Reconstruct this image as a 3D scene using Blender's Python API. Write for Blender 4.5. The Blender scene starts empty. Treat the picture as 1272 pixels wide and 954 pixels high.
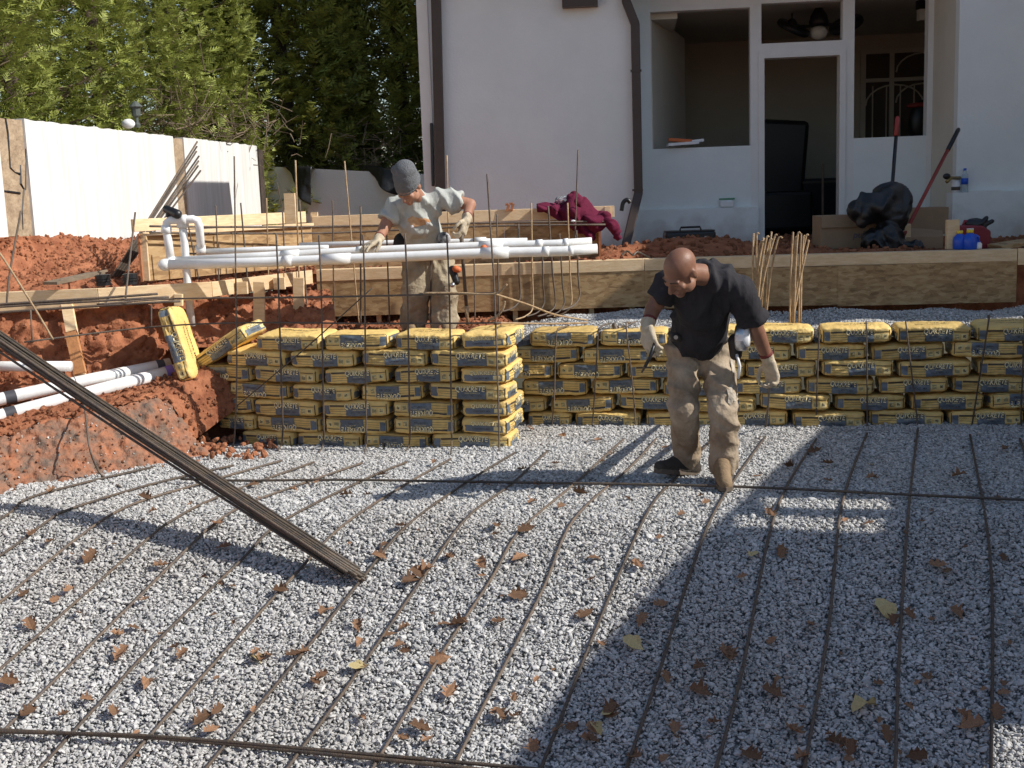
import bpy, bmesh, math, random
from mathutils import Vector, Matrix, noise, Quaternion
from mathutils.bvhtree import BVHTree
random.seed(7)
R_ = math.radians
sc = bpy.context.scene
COL = sc.collection

# ------------------------------------------------------------------ camera, sky, sun, exposure
FPX, CX, CY = 1500.0, 636.0, 477.0            # focal length in pixels of the 1272 x 954 frame
PITCH, ROLL, EYE = R_(9.0), R_(2.0), 1.70
Fv = Vector((0, math.cos(PITCH), -math.sin(PITCH)))
R0 = Vector((1, 0, 0)); U0 = Vector((0, math.sin(PITCH), math.cos(PITCH)))
Rv = R0*math.cos(ROLL) - U0*math.sin(ROLL); Uv = U0*math.cos(ROLL) + R0*math.sin(ROLL)
CAM = Vector((0, 0, EYE))
cd = bpy.data.cameras.new('camera'); cam = bpy.data.objects.new('camera', cd); COL.objects.link(cam)
cd.sensor_width = 36; cd.lens = FPX/1272*36; cd.clip_end = 500; cd.clip_start = 0.05
M4 = Matrix.Identity(4)
for i, v in enumerate((Rv, Uv, -Fv)):
    for k in range(3): M4[k][i] = v[k]
for k in range(3): M4[k][3] = CAM[k]
cam.matrix_world = M4; sc.camera = cam

SUN_AZ, SUN_EL = R_(-12.0), R_(38.0)          # direction towards the sun in the XY plane (from +X), elevation
SUND = Vector((math.cos(SUN_EL)*math.cos(SUN_AZ), math.cos(SUN_EL)*math.sin(SUN_AZ), math.sin(SUN_EL)))
w = bpy.data.worlds.new('World'); sc.world = w; w.use_nodes = True
nt = w.node_tree; sky = nt.nodes.new('ShaderNodeTexSky'); sky.sky_type = 'NISHITA'; sky.sun_disc = False
sky.dust_density = .8; sky.ozone_density = .55; sky.sun_elevation = SUN_EL; sky.sun_rotation = math.pi/2 - SUN_AZ
bg = nt.nodes['Background']; nt.links.new(sky.outputs[0], bg.inputs[0]); bg.inputs[1].default_value = 0.122
ld = bpy.data.lights.new('sun', 'SUN'); ld.energy = 5.0; ld.angle = R_(0.5); ld.color = (1, .96, .895)
sun = bpy.data.objects.new('sun', ld); COL.objects.link(sun)
sun.rotation_euler = (-SUND).to_track_quat('-Z', 'Y').to_euler(); sun.location = SUND*30
sc.view_settings.view_transform = 'Standard'; sc.view_settings.look = 'None'
sc.view_settings.exposure = 0.12; sc.view_settings.gamma = 1.0
sc.view_settings.use_curve_mapping = False

# ------------------------------------------------------------------ measuring helpers
def ray(x, y): return Fv + Rv*((x-CX)/FPX) + Uv*((CY-y)/FPX)
def P(x, y, Y):
    d = ray(x, y); return CAM + d*(Y/d.y)
def PZ(x, y, z):
    d = ray(x, y); return CAM + d*((z-EYE)/d.z)
def PPL(x, y, o, n):                          # on the plane through o with normal n
    d = ray(x, y); return CAM + d*((Vector(o)-CAM).dot(n)/d.dot(n))
def PX(x, y, X):
    d = ray(x, y); return CAM + d*(X/d.x)
def kinkY(x): return 6.17 - .134*x
def gz(x, y):                                 # height of the pool floor: shelf, slope, deep end
    d = kinkY(x) - y
    s = .12
    dd = max(0, d) if abs(d) > s else (d+s)**2/(4*s)
    z = -.30*dd
    if z < -1.15: z = -1.15
    return z + .018*noise.noise(Vector((x*1.3, y*1.3, 0)))
def PG(x, y, dz=0):                           # on the pool floor
    d = ray(x, y); t = 2.0
    for _ in range(60):
        p = CAM + d*t
        t += (gz(p.x, p.y) + dz - p.z)/d.z*.8
    return CAM + d*t

# ------------------------------------------------------------------ material helpers
MATS = {}
def mat(name, col, rough=.7, var=0., vscale=8., col2=None, bump=0., bscale=60., spec=.4, metal=0., trans=0., rnd=0., stretch=None, detail=6):
    if name in MATS: return MATS[name]
    m = bpy.data.materials.new(name); m.use_nodes = True; t = m.node_tree; b = t.nodes['Principled BSDF']
    b.inputs['Roughness'].default_value = rough; b.inputs['Specular IOR Level'].default_value = spec; b.inputs['Metallic'].default_value = metal
    tc = t.nodes.new('ShaderNodeTexCoord'); src = tc.outputs['Object']
    if stretch:
        mp = t.nodes.new('ShaderNodeMapping'); mp.inputs['Scale'].default_value = stretch
        t.links.new(src, mp.inputs[0]); src = mp.outputs[0]
    c1 = (*col, 1); c2 = (*(col2 if col2 else [c*(1-var) for c in col]), 1)
    if var or col2:
        n = t.nodes.new('ShaderNodeTexNoise'); n.inputs['Scale'].default_value = vscale; n.inputs['Detail'].default_value = detail; n.inputs['Roughness'].default_value = .65
        t.links.new(src, n.inputs['Vector'])
        r = t.nodes.new('ShaderNodeValToRGB'); r.color_ramp.elements[0].position = .36; r.color_ramp.elements[1].position = .64
        r.color_ramp.elements[0].color = c2; r.color_ramp.elements[1].color = c1
        t.links.new(n.outputs['Fac'], r.inputs[0]); out = r.outputs[0]
    else:
        rg = t.nodes.new('ShaderNodeRGB'); rg.outputs[0].default_value = c1; out = rg.outputs[0]
    if rnd:
        oi = t.nodes.new('ShaderNodeObjectInfo'); hs = t.nodes.new('ShaderNodeHueSaturation')
        mr = t.nodes.new('ShaderNodeMapRange'); mr.inputs[3].default_value = 1-rnd; mr.inputs[4].default_value = 1+rnd
        t.links.new(oi.outputs['Random'], mr.inputs[0]); t.links.new(mr.outputs[0], hs.inputs['Value']); t.links.new(out, hs.inputs['Color']); out = hs.outputs[0]
    t.links.new(out, b.inputs['Base Color'])
    if bump:
        n2 = t.nodes.new('ShaderNodeTexNoise'); n2.inputs['Scale'].default_value = bscale; n2.inputs['Detail'].default_value = 5
        t.links.new(src, n2.inputs['Vector'])
        bp = t.nodes.new('ShaderNodeBump'); bp.inputs['Strength'].default_value = min(1, bump); bp.inputs['Distance'].default_value = .02
        t.links.new(n2.outputs['Fac'], bp.inputs['Height']); t.links.new(bp.outputs[0], b.inputs['Normal'])
    if trans:
        tr = t.nodes.new('ShaderNodeBsdfTranslucent'); t.links.new(out, tr.inputs[0]); mx = t.nodes.new('ShaderNodeMixShader')
        mx.inputs[0].default_value = trans; t.links.new(b.outputs[0], mx.inputs[1]); t.links.new(tr.outputs[0], mx.inputs[2])
        t.links.new(mx.outputs[0], t.nodes['Material Output'].inputs[0])
    MATS[name] = m; return m
def glass_mat(name, col, rough=.05):
    m = bpy.data.materials.new(name); m.use_nodes = True; b = m.node_tree.nodes['Principled BSDF']
    b.inputs['Base Color'].default_value = (*col, 1); b.inputs['Roughness'].default_value = rough; b.inputs['Transmission Weight'].default_value = .85
    b.inputs['IOR'].default_value = 1.3; return m

def osb_mat():
    m = bpy.data.materials.new('osb'); m.use_nodes = True; t = m.node_tree; b = t.nodes['Principled BSDF']; b.inputs['Roughness'].default_value = .75
    tc = t.nodes.new('ShaderNodeTexCoord'); dn = t.nodes.new('ShaderNodeTexNoise'); dn.inputs['Scale'].default_value = 5
    t.links.new(tc.outputs['Object'], dn.inputs['Vector'])
    ma = t.nodes.new('ShaderNodeVectorMath'); ma.operation = 'MULTIPLY_ADD'; ma.inputs[1].default_value = (.35,)*3
    t.links.new(dn.outputs['Color'], ma.inputs[0]); t.links.new(tc.outputs['Object'], ma.inputs[2]); ma.inputs[1].default_value = (.03,)*3
    outs = []
    for k, rot in enumerate((.75, -.85, 1.5)):
        mp = t.nodes.new('ShaderNodeMapping'); mp.inputs['Rotation'].default_value = (0, rot, 0); mp.inputs['Scale'].default_value = (17, 6, 46)
        t.links.new(ma.outputs[0], mp.inputs[0]); v = t.nodes.new('ShaderNodeTexVoronoi'); v.inputs['Scale'].default_value = 1.0
        t.links.new(mp.outputs[0], v.inputs['Vector']); outs.append(v)
    sp = t.nodes.new('ShaderNodeSeparateColor'); t.links.new(outs[0].outputs['Color'], sp.inputs[0])
    sp2 = t.nodes.new('ShaderNodeSeparateColor'); t.links.new(outs[1].outputs['Color'], sp2.inputs[0])
    mx = t.nodes.new('ShaderNodeMath'); mx.operation = 'ADD'; t.links.new(sp.outputs[0], mx.inputs[0]); t.links.new(sp2.outputs[1], mx.inputs[1])
    big = t.nodes.new('ShaderNodeTexNoise'); big.inputs['Scale'].default_value = 2.2; big.inputs['Detail'].default_value = 4; t.links.new(tc.outputs['Object'], big.inputs['Vector'])
    m2 = t.nodes.new('ShaderNodeMath'); m2.operation = 'MULTIPLY_ADD'; m2.inputs[1].default_value = .36; t.links.new(mx.outputs[0], m2.inputs[0])
    m3 = t.nodes.new('ShaderNodeMath'); m3.operation = 'MULTIPLY'; m3.inputs[1].default_value = .4; t.links.new(big.outputs[0], m3.inputs[0]); t.links.new(m3.outputs[0], m2.inputs[2])
    r = t.nodes.new('ShaderNodeValToRGB'); e = r.color_ramp.elements
    e[0].position = .15; e[0].color = (.20, .115, .05, 1); e[1].position = .9; e[1].color = (.52, .36, .185, 1)
    k = r.color_ramp.elements.new(.5); k.color = (.38, .235, .105, 1)
    t.links.new(m2.outputs[0], r.inputs[0]); t.links.new(r.outputs[0], b.inputs['Base Color'])
    bp = t.nodes.new('ShaderNodeBump'); bp.inputs['Strength'].default_value = .3; bp.inputs['Distance'].default_value = .004
    t.links.new(mx.outputs[0], bp.inputs['Height']); t.links.new(bp.outputs[0], b.inputs['Normal'])
    return m

M = dict(
 stone=mat('gravel_stone', (.57, .56, .54), .85, .30, 60, rnd=.27, spec=.2),
 bed=mat('gravel_bed', (.38, .375, .365), .95, .5, 40, bump=.6, bscale=40),
 clay=mat('red_clay', (.40, .165, .085), .95, col2=(.22, .08, .042), vscale=7, bump=.9, bscale=28, spec=.1),
 clay2=mat('clay_and_mortar', (.39, .165, .09), .95, col2=(.185, .135, .105), vscale=9, detail=10, bump=.9, bscale=30, spec=.1),
 clod=mat('clay_clod', (.38, .16, .085), .95, .45, 20, rnd=.35, bump=.5, bscale=30, spec=.1),
 lumber=mat('pine_lumber', (.80, .61, .38), .7, col2=(.68, .475, .265), vscale=9, bump=.15, bscale=40, rnd=.10, stretch=(1, 1, 5)),
 stake=mat('orange_stake', (.55, .25, .10), .8, .3, 20, bump=.2),
 osb=osb_mat(),
 osbedge=mat('osb_edge', (.50, .20, .09), .8, .3, 30),
 pvc=mat('white_pvc', (.84, .84, .83), .32, col2=(.72, .71, .68), vscale=7, spec=.5),
 pvcdark=mat('pipe_print_and_bore_shade', (.05, .05, .06), .6),
 purple=mat('purple_primer', (.22, .14, .42), .6),
 rebar=mat('rebar_steel', (.15, .105, .07), .62, col2=(.085, .07, .06), vscale=26, bump=.4, bscale=150, spec=.45, rnd=.25),
 rebarlit=mat('rebar_rust_sunlit', (.50, .36, .21), .7, col2=(.30, .19, .10), vscale=20, bump=.3, bscale=120, rnd=.15),  # rusty tan with the sunlit look put into the colour
 rebardark=mat('rebar_dark', (.052, .044, .037), .5, col2=(.11, .078, .05), vscale=18, bump=.3, bscale=150, spec=.5, rnd=.3),
 bag=mat('bag_paper', (.80, .565, .20), .5, col2=(.67, .45, .15), vscale=9, bump=.5, bscale=30, spec=.35, rnd=.16),
 bagpale=mat('bag_pale_print', (.74, .60, .28), .55, .1, 20, spec=.35),
 bagblue=mat('bag_blue_print', (.105, .13, .155), .36, col2=(.15, .175, .20), vscale=24, bump=.3, bscale=25, spec=.5, rnd=.2),
 bagdark=mat('bag_dark_print', (.045, .040, .035), .5),
 letter=mat('bag_letter', (.92, .77, .42), .5, spec=.4),
 stucco=mat('white_stucco', (.80, .83, .815), .9, col2=(.74, .77, .755), vscale=1.3, bump=.22, bscale=45, detail=10, spec=.2),
 stucco_in=mat('cream_paint_and_bounce', (.68, .64, .55), .9, .06, 3, spec=.2),
 roomwall=mat('room_wall', (.64, .60, .51), .9, .06, 2, spec=.2),
 roomdark=mat('room_floor', (.10, .08, .065), .7, .2, 3),
 frame=mat('white_frame', (.78, .77, .74), .6, .06, 4),
 brown=mat('brown_metal', (.075, .052, .042), .45, .15, 10),
 black=mat('black_plastic', (.014, .014, .016), .4, .2, 20, spec=.5),
 tarp=mat('black_tarp', (.010, .010, .011), .45, .2, 12, bump=.5, bscale=14, spec=.6),
 paint=mat('old_white_wall', (.77, .765, .74), .85, col2=(.62, .605, .57), vscale=2.6, bump=.12, bscale=30, spec=.2, stretch=(5, 5, .35)),
 roughc=mat('raw_concrete', (.44, .335, .225), .95, col2=(.30, .22, .145), vscale=9, bump=.8, bscale=25, spec=.1),
 darkwood=mat('dark_wood', (.075, .055, .042), .9, .4, 9, bump=.6, bscale=20),
 leafA=mat('cypress_leaf', (.46, .51, .12), .5, col2=(.13, .145, .045), vscale=11., trans=.25, spec=.25),
 leafB=mat('cypress_leaf_dark', (.06, .11, .03), .6, col2=(.03, .055, .018), vscale=1.5, trans=.25, spec=.2),
 bark=mat('bark', (.14, .10, .075), .95, .4, 12, bump=.7, bscale=25),
 twig=mat('twig', (.23, .17, .115), .9, .3, 12),
 oakleaf=mat('oak_leaf', (.31, .17, .09), .7, col2=(.165, .092, .055), vscale=14, trans=.15, rnd=.45, spec=.25),
 paleleaf=mat('pale_leaf', (.62, .50, .24), .7, .25, 14, trans=.15, rnd=.15),
 skinA=mat('skin_brown', (.27, .135, .085), .48, col2=(.20, .095, .06), vscale=9, bump=.08, bscale=200, spec=.35),
 skinB=mat('skin_tan', (.40, .205, .13), .5, col2=(.31, .145, .09), vscale=9, bump=.08, bscale=200, spec=.35),
 hair=mat('dark_hair', (.02, .015, .012), .7),
 eye=mat('eye', (.5, .48, .45), .3), lip=mat('lip', (.26, .10, .075), .5),
 tee_black=mat('black_cotton', (.038, .036, .040), .92, .25, 8, stretch=(1, 1, .45), bump=1., bscale=13, spec=.15),
 tee_grey=mat('grey_cotton', (.47, .48, .44), .92, .10, 6, stretch=(1, 1, .4), bump=1., bscale=14, spec=.15),
 khaki=mat('dusty_khaki', (.47, .385, .285), .92, col2=(.25, .185, .125), vscale=5, bump=.9, bscale=18, spec=.12),
 khaki2=mat('sand_khaki', (.44, .375, .265), .92, col2=(.26, .205, .14), vscale=6, bump=.9, bscale=18, spec=.12),
 glove=mat('hide_glove', (.55, .46, .33), .85, .25, 20, bump=.4, bscale=40, spec=.15),
 cuff=mat('red_cuff', (.16, .035, .03), .85),
 beanie=mat('grey_knit', (.17, .175, .185), .95, .2, 30, bump=.7, bscale=120, spec=.1),
 shoe_d=mat('dark_shoe', (.06, .048, .038), .75, .4, 14, bump=.3), shoe_t=mat('tan_boot', (.27, .185, .105), .8, .3, 16, bump=.3),
 sole=mat('rubber_sole', (.15, .115, .085), .85, .3, 20),
 leather=mat('belt_leather', (.03, .025, .022), .6), steel=mat('bright_steel', (.55, .55, .56), .3, metal=.9),
 maroon=mat('maroon_fleece', (.135, .016, .042), .9, .2, 9, bump=.3, bscale=60, spec=.15),
 card=mat('cardboard', (.36, .24, .145), .85, .12, 5, bump=.1, bscale=60), cardink=mat('box_print', (.17, .14, .16), .8),
 redh=mat('red_handle', (.36, .05, .04), .5, .2, 9), redp=mat('maroon_can', (.23, .022, .035), .4),
 bluep=mat('blue_jug', (.012, .085, .55), .3, spec=.5), yellow=mat('yellow_cap', (.80, .60, .06), .4), white=mat('white_plastic', (.8, .8, .8), .4),
 green=mat('green_lid', (.10, .30, .17), .5), brass=mat('brass', (.35, .25, .10), .4, metal=.8), print_or=mat('shirt_ink', (.46, .20, .075), .9, col2=(.55, .36, .2), vscale=25), lantern=mat('grey_green_metal', (.09, .105, .095), .6), cream=mat('pale_lining', (.52, .45, .36), .9, .3, 20, bump=.4), orange=mat('orange_paint', (.62, .16, .05), .6),
 plaid=mat('plaid_shirt', (.55, .55, .56), .9, col2=(.03, .03, .035), vscale=16), globe=mat('lamp_globe', (.75, .72, .66), .3),
 water=glass_mat('clear_plastic', (.85, .92, .95)), winglass=glass_mat('dark_glass', (.55, .58, .56), .02),
)

# ------------------------------------------------------------------ mesh helpers
class MB:
    def __init__(s): s.v = []; s.f = []
    def add(s, v, f):
        o = len(s.v); s.v += [Vector(p) for p in v]; s.f += [tuple(i+o for i in q) for q in f]; return s
    def box(s, c, d, rot=None):
        c = Vector(c); x, y, z = d[0]/2, d[1]/2, d[2]/2
        v = [Vector((a*x, b*y, e*z)) for a in (-1, 1) for b in (-1, 1) for e in (-1, 1)]
        if rot is not None: v = [rot @ p for p in v]
        return s.add([c+p for p in v], [(0, 1, 3, 2), (4, 6, 7, 5), (0, 4, 5, 1), (2, 3, 7, 6), (0, 2, 6, 4), (1, 5, 7, 3)])
    def beam(s, a, b, wd, ht, up=Vector((0, 0, 1))):      # box from a to b; wd across, ht along up
        a = Vector(a); b = Vector(b); d = (b-a); L = d.length; d = d/L
        sd = d.cross(up).normalized(); u = sd.cross(d)
        rot = Matrix((d, sd, u)).transposed()
        return s.box((a+b)/2, (L, wd, ht), rot)
    def tube(s, pts, r, n=8, caps=True):
        pts = [Vector(p) for p in pts]; rs = r if isinstance(r, (list, tuple)) else [r]*len(pts)
        up = None; v = []; f = []
        for i, p in enumerate(pts):
            t = (pts[min(i+1, len(pts)-1)] - pts[max(i-1, 0)]).normalized()
            if up is None:
                up = t.orthogonal().normalized()
            up = (up - t*up.dot(t)).normalized(); sd = t.cross(up)
            for k in range(n):
                a = 2*math.pi*k/n; v.append(p + (up*math.cos(a) + sd*math.sin(a))*rs[i])
        for i in range(len(pts)-1):
            for k in range(n): f.append((i*n+k, i*n+(k+1) % n, (i+1)*n+(k+1) % n, (i+1)*n+k))
        if caps: f += [tuple(range(n-1, -1, -1)), tuple((len(pts)-1)*n+k for k in range(n))]
        return s.add(v, f)
    def ell(s, c, r, rot=None, nu=16, nv=10):
        c = Vector(c); v = []; f = []
        for j in range(nv+1):
            th = math.pi*j/nv
            for i in range(nu):
                ph = 2*math.pi*i/nu; p = Vector((r[0]*math.sin(th)*math.cos(ph), r[1]*math.sin(th)*math.sin(ph), r[2]*math.cos(th)))
                v.append(c + (rot @ p if rot is not None else p))
        for j in range(nv):
            for i in range(nu): f.append((j*nu+i, (j+1)*nu+i, (j+1)*nu+(i+1) % nu, j*nu+(i+1) % nu))
        return s.add(v, f)
    def cap(s, p0, p1, r0, r1, flat0=False, flat1=False, n=16, ax=None, k=1.0):   # tapered capsule, optionally flattened along ax
        p0 = Vector(p0); p1 = Vector(p1); t = (p1-p0).normalized(); pts = []; rs = []
        if not flat0:
            for j in range(5, 0, -1): a = j/5*math.pi/2; pts.append(p0 - t*r0*math.sin(a)); rs.append(max(r0*math.cos(a), 1e-4))
        L = 4
        for j in range(L+1): pts.append(p0.lerp(p1, j/L)); rs.append(r0+(r1-r0)*j/L)
        if not flat1:
            for j in range(1, 6): a = j/5*math.pi/2; pts.append(p1 + t*r1*math.sin(a)); rs.append(max(r1*math.cos(a), 1e-4))
        o = len(s.v); s.tube(pts, rs, n)
        if ax is not None:
            ax = Vector(ax).normalized()
            for i in range(o, len(s.v)):
                q = s.v[i]; h = p0 + t*(q-p0).dot(t); dlt = q-h; s.v[i] = q - ax*dlt.dot(ax)*(1-k)
        return s
    def lathe(s, base, prof, n=16, rot=None):
        base = Vector(base); v = []; f = []
        for (r, z) in prof:
            for k in range(n):
                a = 2*math.pi*k/n; p = Vector((r*math.cos(a), r*math.sin(a), z)); v.append(base + (rot @ p if rot is not None else p))
        m = len(prof)
        for j in range(m-1):
            for k in range(n): f.append((j*n+k, j*n+(k+1) % n, (j+1)*n+(k+1) % n, (j+1)*n+k))
        f += [tuple(range(n-1, -1, -1)), tuple((m-1)*n+k for k in range(n))]
        return s.add(v, f)
    def build(s, name, material, parent=None, smooth=False, bevel=0):
        me = bpy.data.meshes.new(name); v = s.v
        if parent is not None:
            inv = parent.matrix_world.inverted(); v = [inv @ p for p in v]
        me.from_pydata([tuple(p) for p in v], [], s.f); me.update()
        return link(name, me, material, parent, smooth, bevel)
def link(name, me, material, parent=None, smooth=False, bevel=0):
    o = bpy.data.objects.new(name, me); COL.objects.link(o)
    if material is not None:
        me.materials.clear(); me.materials.append(M[material] if isinstance(material, str) else material)
    if smooth: me.polygons.foreach_set('use_smooth', [True]*len(me.polygons))
    if parent is not None: o.parent = parent
    if bevel:
        b = o.modifiers.new('bevel', 'BEVEL'); b.width = bevel; b.segments = 2; b.limit_method = 'ANGLE'
    return o
def tag(o, label=None, cat=None, group=None, kind=None):
    if label: o['label'] = label
    if cat: o['category'] = cat
    if group: o['group'] = group
    if kind: o['kind'] = kind
    return o
def thing(name, label, cat, loc=(0, 0, 0), rz=0., group=None):
    o = bpy.data.objects.new(name, None); COL.objects.link(o); o.empty_display_size = .1
    o.location = Vector(loc); o.rotation_euler = (0, 0, rz)
    o.matrix_world = Matrix.Translation(Vector(loc)) @ Matrix.Rotation(rz, 4, 'Z')
    return tag(o, label, cat, group)
def single(name, label, cat, mb, material, loc, smooth=False, bevel=0, group=None):   # one-mesh thing with its origin at loc
    e = Matrix.Translation(-Vector(loc)); mb.v = [e @ p for p in mb.v]
    o = mb.build(name, material, None, smooth, bevel); o.location = Vector(loc); return tag(o, label, cat, group)
def smoothpts(pts, n=6):
    pts = [Vector(p) for p in pts]; out = []
    for i in range(len(pts)-1):
        p0 = pts[max(i-1, 0)]; p1 = pts[i]; p2 = pts[i+1]; p3 = pts[min(i+2, len(pts)-1)]
        for k in range(n):
            t = k/n
            out.append(.5*((2*p1) + (p2-p0)*t + (2*p0-5*p1+4*p2-p3)*t*t + (3*p1-p0-3*p2+p3)*t**3))
    out.append(pts[-1]); return out
def resample(pts, n):
    pts = [Vector(p) for p in pts]; L = [0]
    for i in range(1, len(pts)): L.append(L[-1]+(pts[i]-pts[i-1]).length)
    out = []; j = 0
    for k in range(n):
        d = L[-1]*k/(n-1)
        while j < len(pts)-2 and L[j+1] < d: j += 1
        t = (d-L[j])/max(1e-9, L[j+1]-L[j]); out.append(pts[j].lerp(pts[j+1], min(1, t)))
    return out
def fbm(p, o=4): return noise.fractal(p, 1.0, 2.0, o)
def loft(rows, nx, subs, amp=0., scale=3., seed=0., edge0=True, edge1=True, ridged=False):
    g = []; rr = [resample(smoothpts(r, 6), nx) for r in rows]
    for i in range(len(rr)-1):
        m = subs[i]
        for k in range(m): g.append([a.lerp(b, k/m) for a, b in zip(rr[i], rr[i+1])])
    g.append(rr[-1]); ny = len(g); v = []
    for j in range(ny):
        for i in range(nx):
            a = g[j][max(i-1, 0)]; b = g[j][min(i+1, nx-1)]; c = g[max(j-1, 0)][i]; d = g[min(j+1, ny-1)][i]
            n = (b-a).cross(d-c)
            n = n.normalized() if n.length > 1e-9 else Vector((0, 0, 1))
            p = g[j][i]; q = p*scale + Vector((seed, seed*1.7, seed*.3))
            h = fbm(q, 5)
            if ridged:
                vd = noise.voronoi(q*3.4)[0]; vd2 = noise.voronoi(q*8.5)[0]
                h = h*.55 + .45*noise.noise(q*3.1) + .22*noise.noise(q*7.3) + .14*noise.noise(q*17) + 1.1*min(.4, vd[1]-vd[0]) + .45*min(.4, vd2[1]-vd2[0]) - .35
            k = amp*(0 if (j == 0 and not edge0) or (j == ny-1 and not edge1) else 1)
            v.append(p + n*h*k)
    f = [(j*nx+i, j*nx+i+1, (j+1)*nx+i+1, (j+1)*nx+i) for j in range(ny-1) for i in range(nx-1)]
    return MB().add(v, f)

def lump(seed, sub=2, amp=.28, squash=(1, .8, .65)):
    bm = bmesh.new(); bmesh.ops.create_icosphere(bm, subdivisions=sub, radius=1)
    for v in bm.verts:
        h = noise.noise(v.co*1.1+Vector((seed*7.1, 0, 0)))*amp*1.6 + noise.noise(v.co*2.6+Vector((0, seed*3.3, 0)))*amp*.7
        # facet: quantise radial shape by a few random planes
        v.co = v.co*(1+h)
    rnd = random.Random(seed)
    for _ in range(9):
        n = Vector((rnd.gauss(0, 1), rnd.gauss(0, 1), rnd.gauss(0, 1))).normalized(); d = rnd.uniform(.5, .85)
        for v in bm.verts:
            e = v.co.dot(n)-d
            if e > 0: v.co -= n*e*.92
    for v in bm.verts: v.co = Vector((v.co.x*squash[0], v.co.y*squash[1], v.co.z*squash[2]))
    me = bpy.data.meshes.new('lump'); bm.to_mesh(me); bm.free(); return me
def scatter(name, surf_mb, protos, density, smin, smax, zoff=0., seed=1, tilt=3.14):
    """stuff object whose geometry nodes strew the prototype pieces over its own surface"""
    o = surf_mb.build(name, None)
    ng = bpy.data.node_groups.new(name+'_strew', 'GeometryNodeTree')
    ng.interface.new_socket('Geometry', in_out='INPUT', socket_type='NodeSocketGeometry'); ng.interface.new_socket('Geometry', in_out='OUTPUT', socket_type='NodeSocketGeometry')
    N = ng.nodes; Lk = ng.links
    gi = N.new('NodeGroupInput'); go = N.new('NodeGroupOutput')
    dp = N.new('GeometryNodeDistributePointsOnFaces'); dp.distribute_method = 'RANDOM'; dp.inputs['Density'].default_value = density; dp.inputs['Seed'].default_value = seed
    ip = N.new('GeometryNodeInstanceOnPoints'); ci = N.new('GeometryNodeCollectionInfo'); ci.inputs['Collection'].default_value = protos
    ci.inputs['Separate Children'].default_value = True; ci.inputs['Reset Children'].default_value = True
    ip.inputs['Pick Instance'].default_value = True
    rr = N.new('FunctionNodeRandomValue'); rr.data_type = 'FLOAT_VECTOR'; rr.inputs[0].default_value = (-tilt, -tilt, -3.14); rr.inputs[1].default_value = (tilt, tilt, 3.14)
    rs = N.new('FunctionNodeRandomValue'); rs.data_type = 'FLOAT'; rs.inputs[2].default_value = smin; rs.inputs[3].default_value = smax; rs.inputs['Seed'].default_value = 5
    sp = N.new('GeometryNodeSetPosition'); rz = N.new('FunctionNodeRandomValue'); rz.data_type = 'FLOAT_VECTOR'
    rz.inputs[0].default_value = (0, 0, -.004+zoff); rz.inputs[1].default_value = (0, 0, .012+zoff); rz.inputs['Seed'].default_value = 9
    Lk.new(gi.outputs[0], dp.inputs['Mesh']); Lk.new(dp.outputs['Points'], sp.inputs['Geometry']); Lk.new(rz.outputs[0], sp.inputs['Offset'])
    Lk.new(sp.outputs[0], ip.inputs['Points']); Lk.new(ci.outputs[0], ip.inputs['Instance']); Lk.new(rr.outputs[0], ip.inputs['Rotation']); Lk.new(rs.outputs[1], ip.inputs['Scale'])
    Lk.new(ip.outputs[0], go.inputs[0])
    o.modifiers.new('strew', 'NODES').node_group = ng
    return o
def proto_coll(name, meshes, material):
    c = bpy.data.collections.new(name)
    for i, me in enumerate(meshes):
        me.materials.append(M[material]); ob = bpy.data.objects.new(name, me); c.objects.link(ob)
    return c

# ================================================================== GROUND
def grid(x0, x1, y0, y1, dx, zf, keep=None):
    nx = int((x1-x0)/dx)+1; ny = int((y1-y0)/dx)+1; mb = MB()
    v = [Vector((x0+i*dx, y0+j*dx, zf(x0+i*dx, y0+j*dx))) for j in range(ny) for i in range(nx)]
    f = []
    for j in range(ny-1):
        for i in range(nx-1):
            if keep is None or keep(x0+(i+.5)*dx, y0+(j+.5)*dx): f.append((j*nx+i, j*nx+i+1, (j+1)*nx+i+1, (j+1)*nx+i))
    return mb.add(v, f)
# big sheet of soil around the dig
g = MB(); O = 160.; x0, x1, y0, y1 = -4.6, 4.7, -2.6, 9.6
for (a, b, c, d) in ((-O, x0, -O, O), (x1, O, -O, O), (x0, x1, -O, y0), (x0, x1, 16.5, O)):
    g.add([(a, c, 1.0), (b, c, 1.0), (b, d, 1.0), (a, d, 1.0)], [(0, 1, 2, 3)])
g.build('ground', 'clay'); tag(bpy.data.objects['ground'], 'bare red soil round the building site', kind='structure')
fl = grid(-4.4, 4.8, -2.6, 9.4, .1, lambda x, y: gz(x, y)-.02); tag(fl.build('pool_floor', 'bed', smooth=True), 'grey gravel bed of the pool dig, flat shelf then slope', kind='structure')
def tint(mname, build):
    m_ = M[mname]; t = m_.node_tree; b = t.nodes['Principled BSDF']; l = b.inputs['Base Color'].links[0]; src = l.from_socket
    gp = t.nodes.new('ShaderNodeNewGeometry'); n = t.nodes.new('ShaderNodeTexNoise'); n.inputs['Detail'].default_value = 6; t.links.new(gp.outputs['Position'], n.inputs['Vector'])
    mx = t.nodes.new('ShaderNodeMixRGB'); build(t, gp, n, mx); t.links.new(src, mx.inputs[1]); t.links.new(mx.outputs[0], b.inputs['Base Color'])
def dusty(t, gp, n, mx):        # dust patches over the gravel
    n.inputs['Scale'].default_value = 1.1; r = t.nodes.new('ShaderNodeMapRange'); r.inputs[1].default_value = .42; r.inputs[2].default_value = .75; r.inputs[4].default_value = .4
    t.links.new(n.outputs[0], r.inputs[0]); t.links.new(r.outputs[0], mx.inputs[0]); mx.blend_type = 'MULTIPLY'; mx.inputs[2].default_value = (.74, .66, .57, 1)
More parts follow.
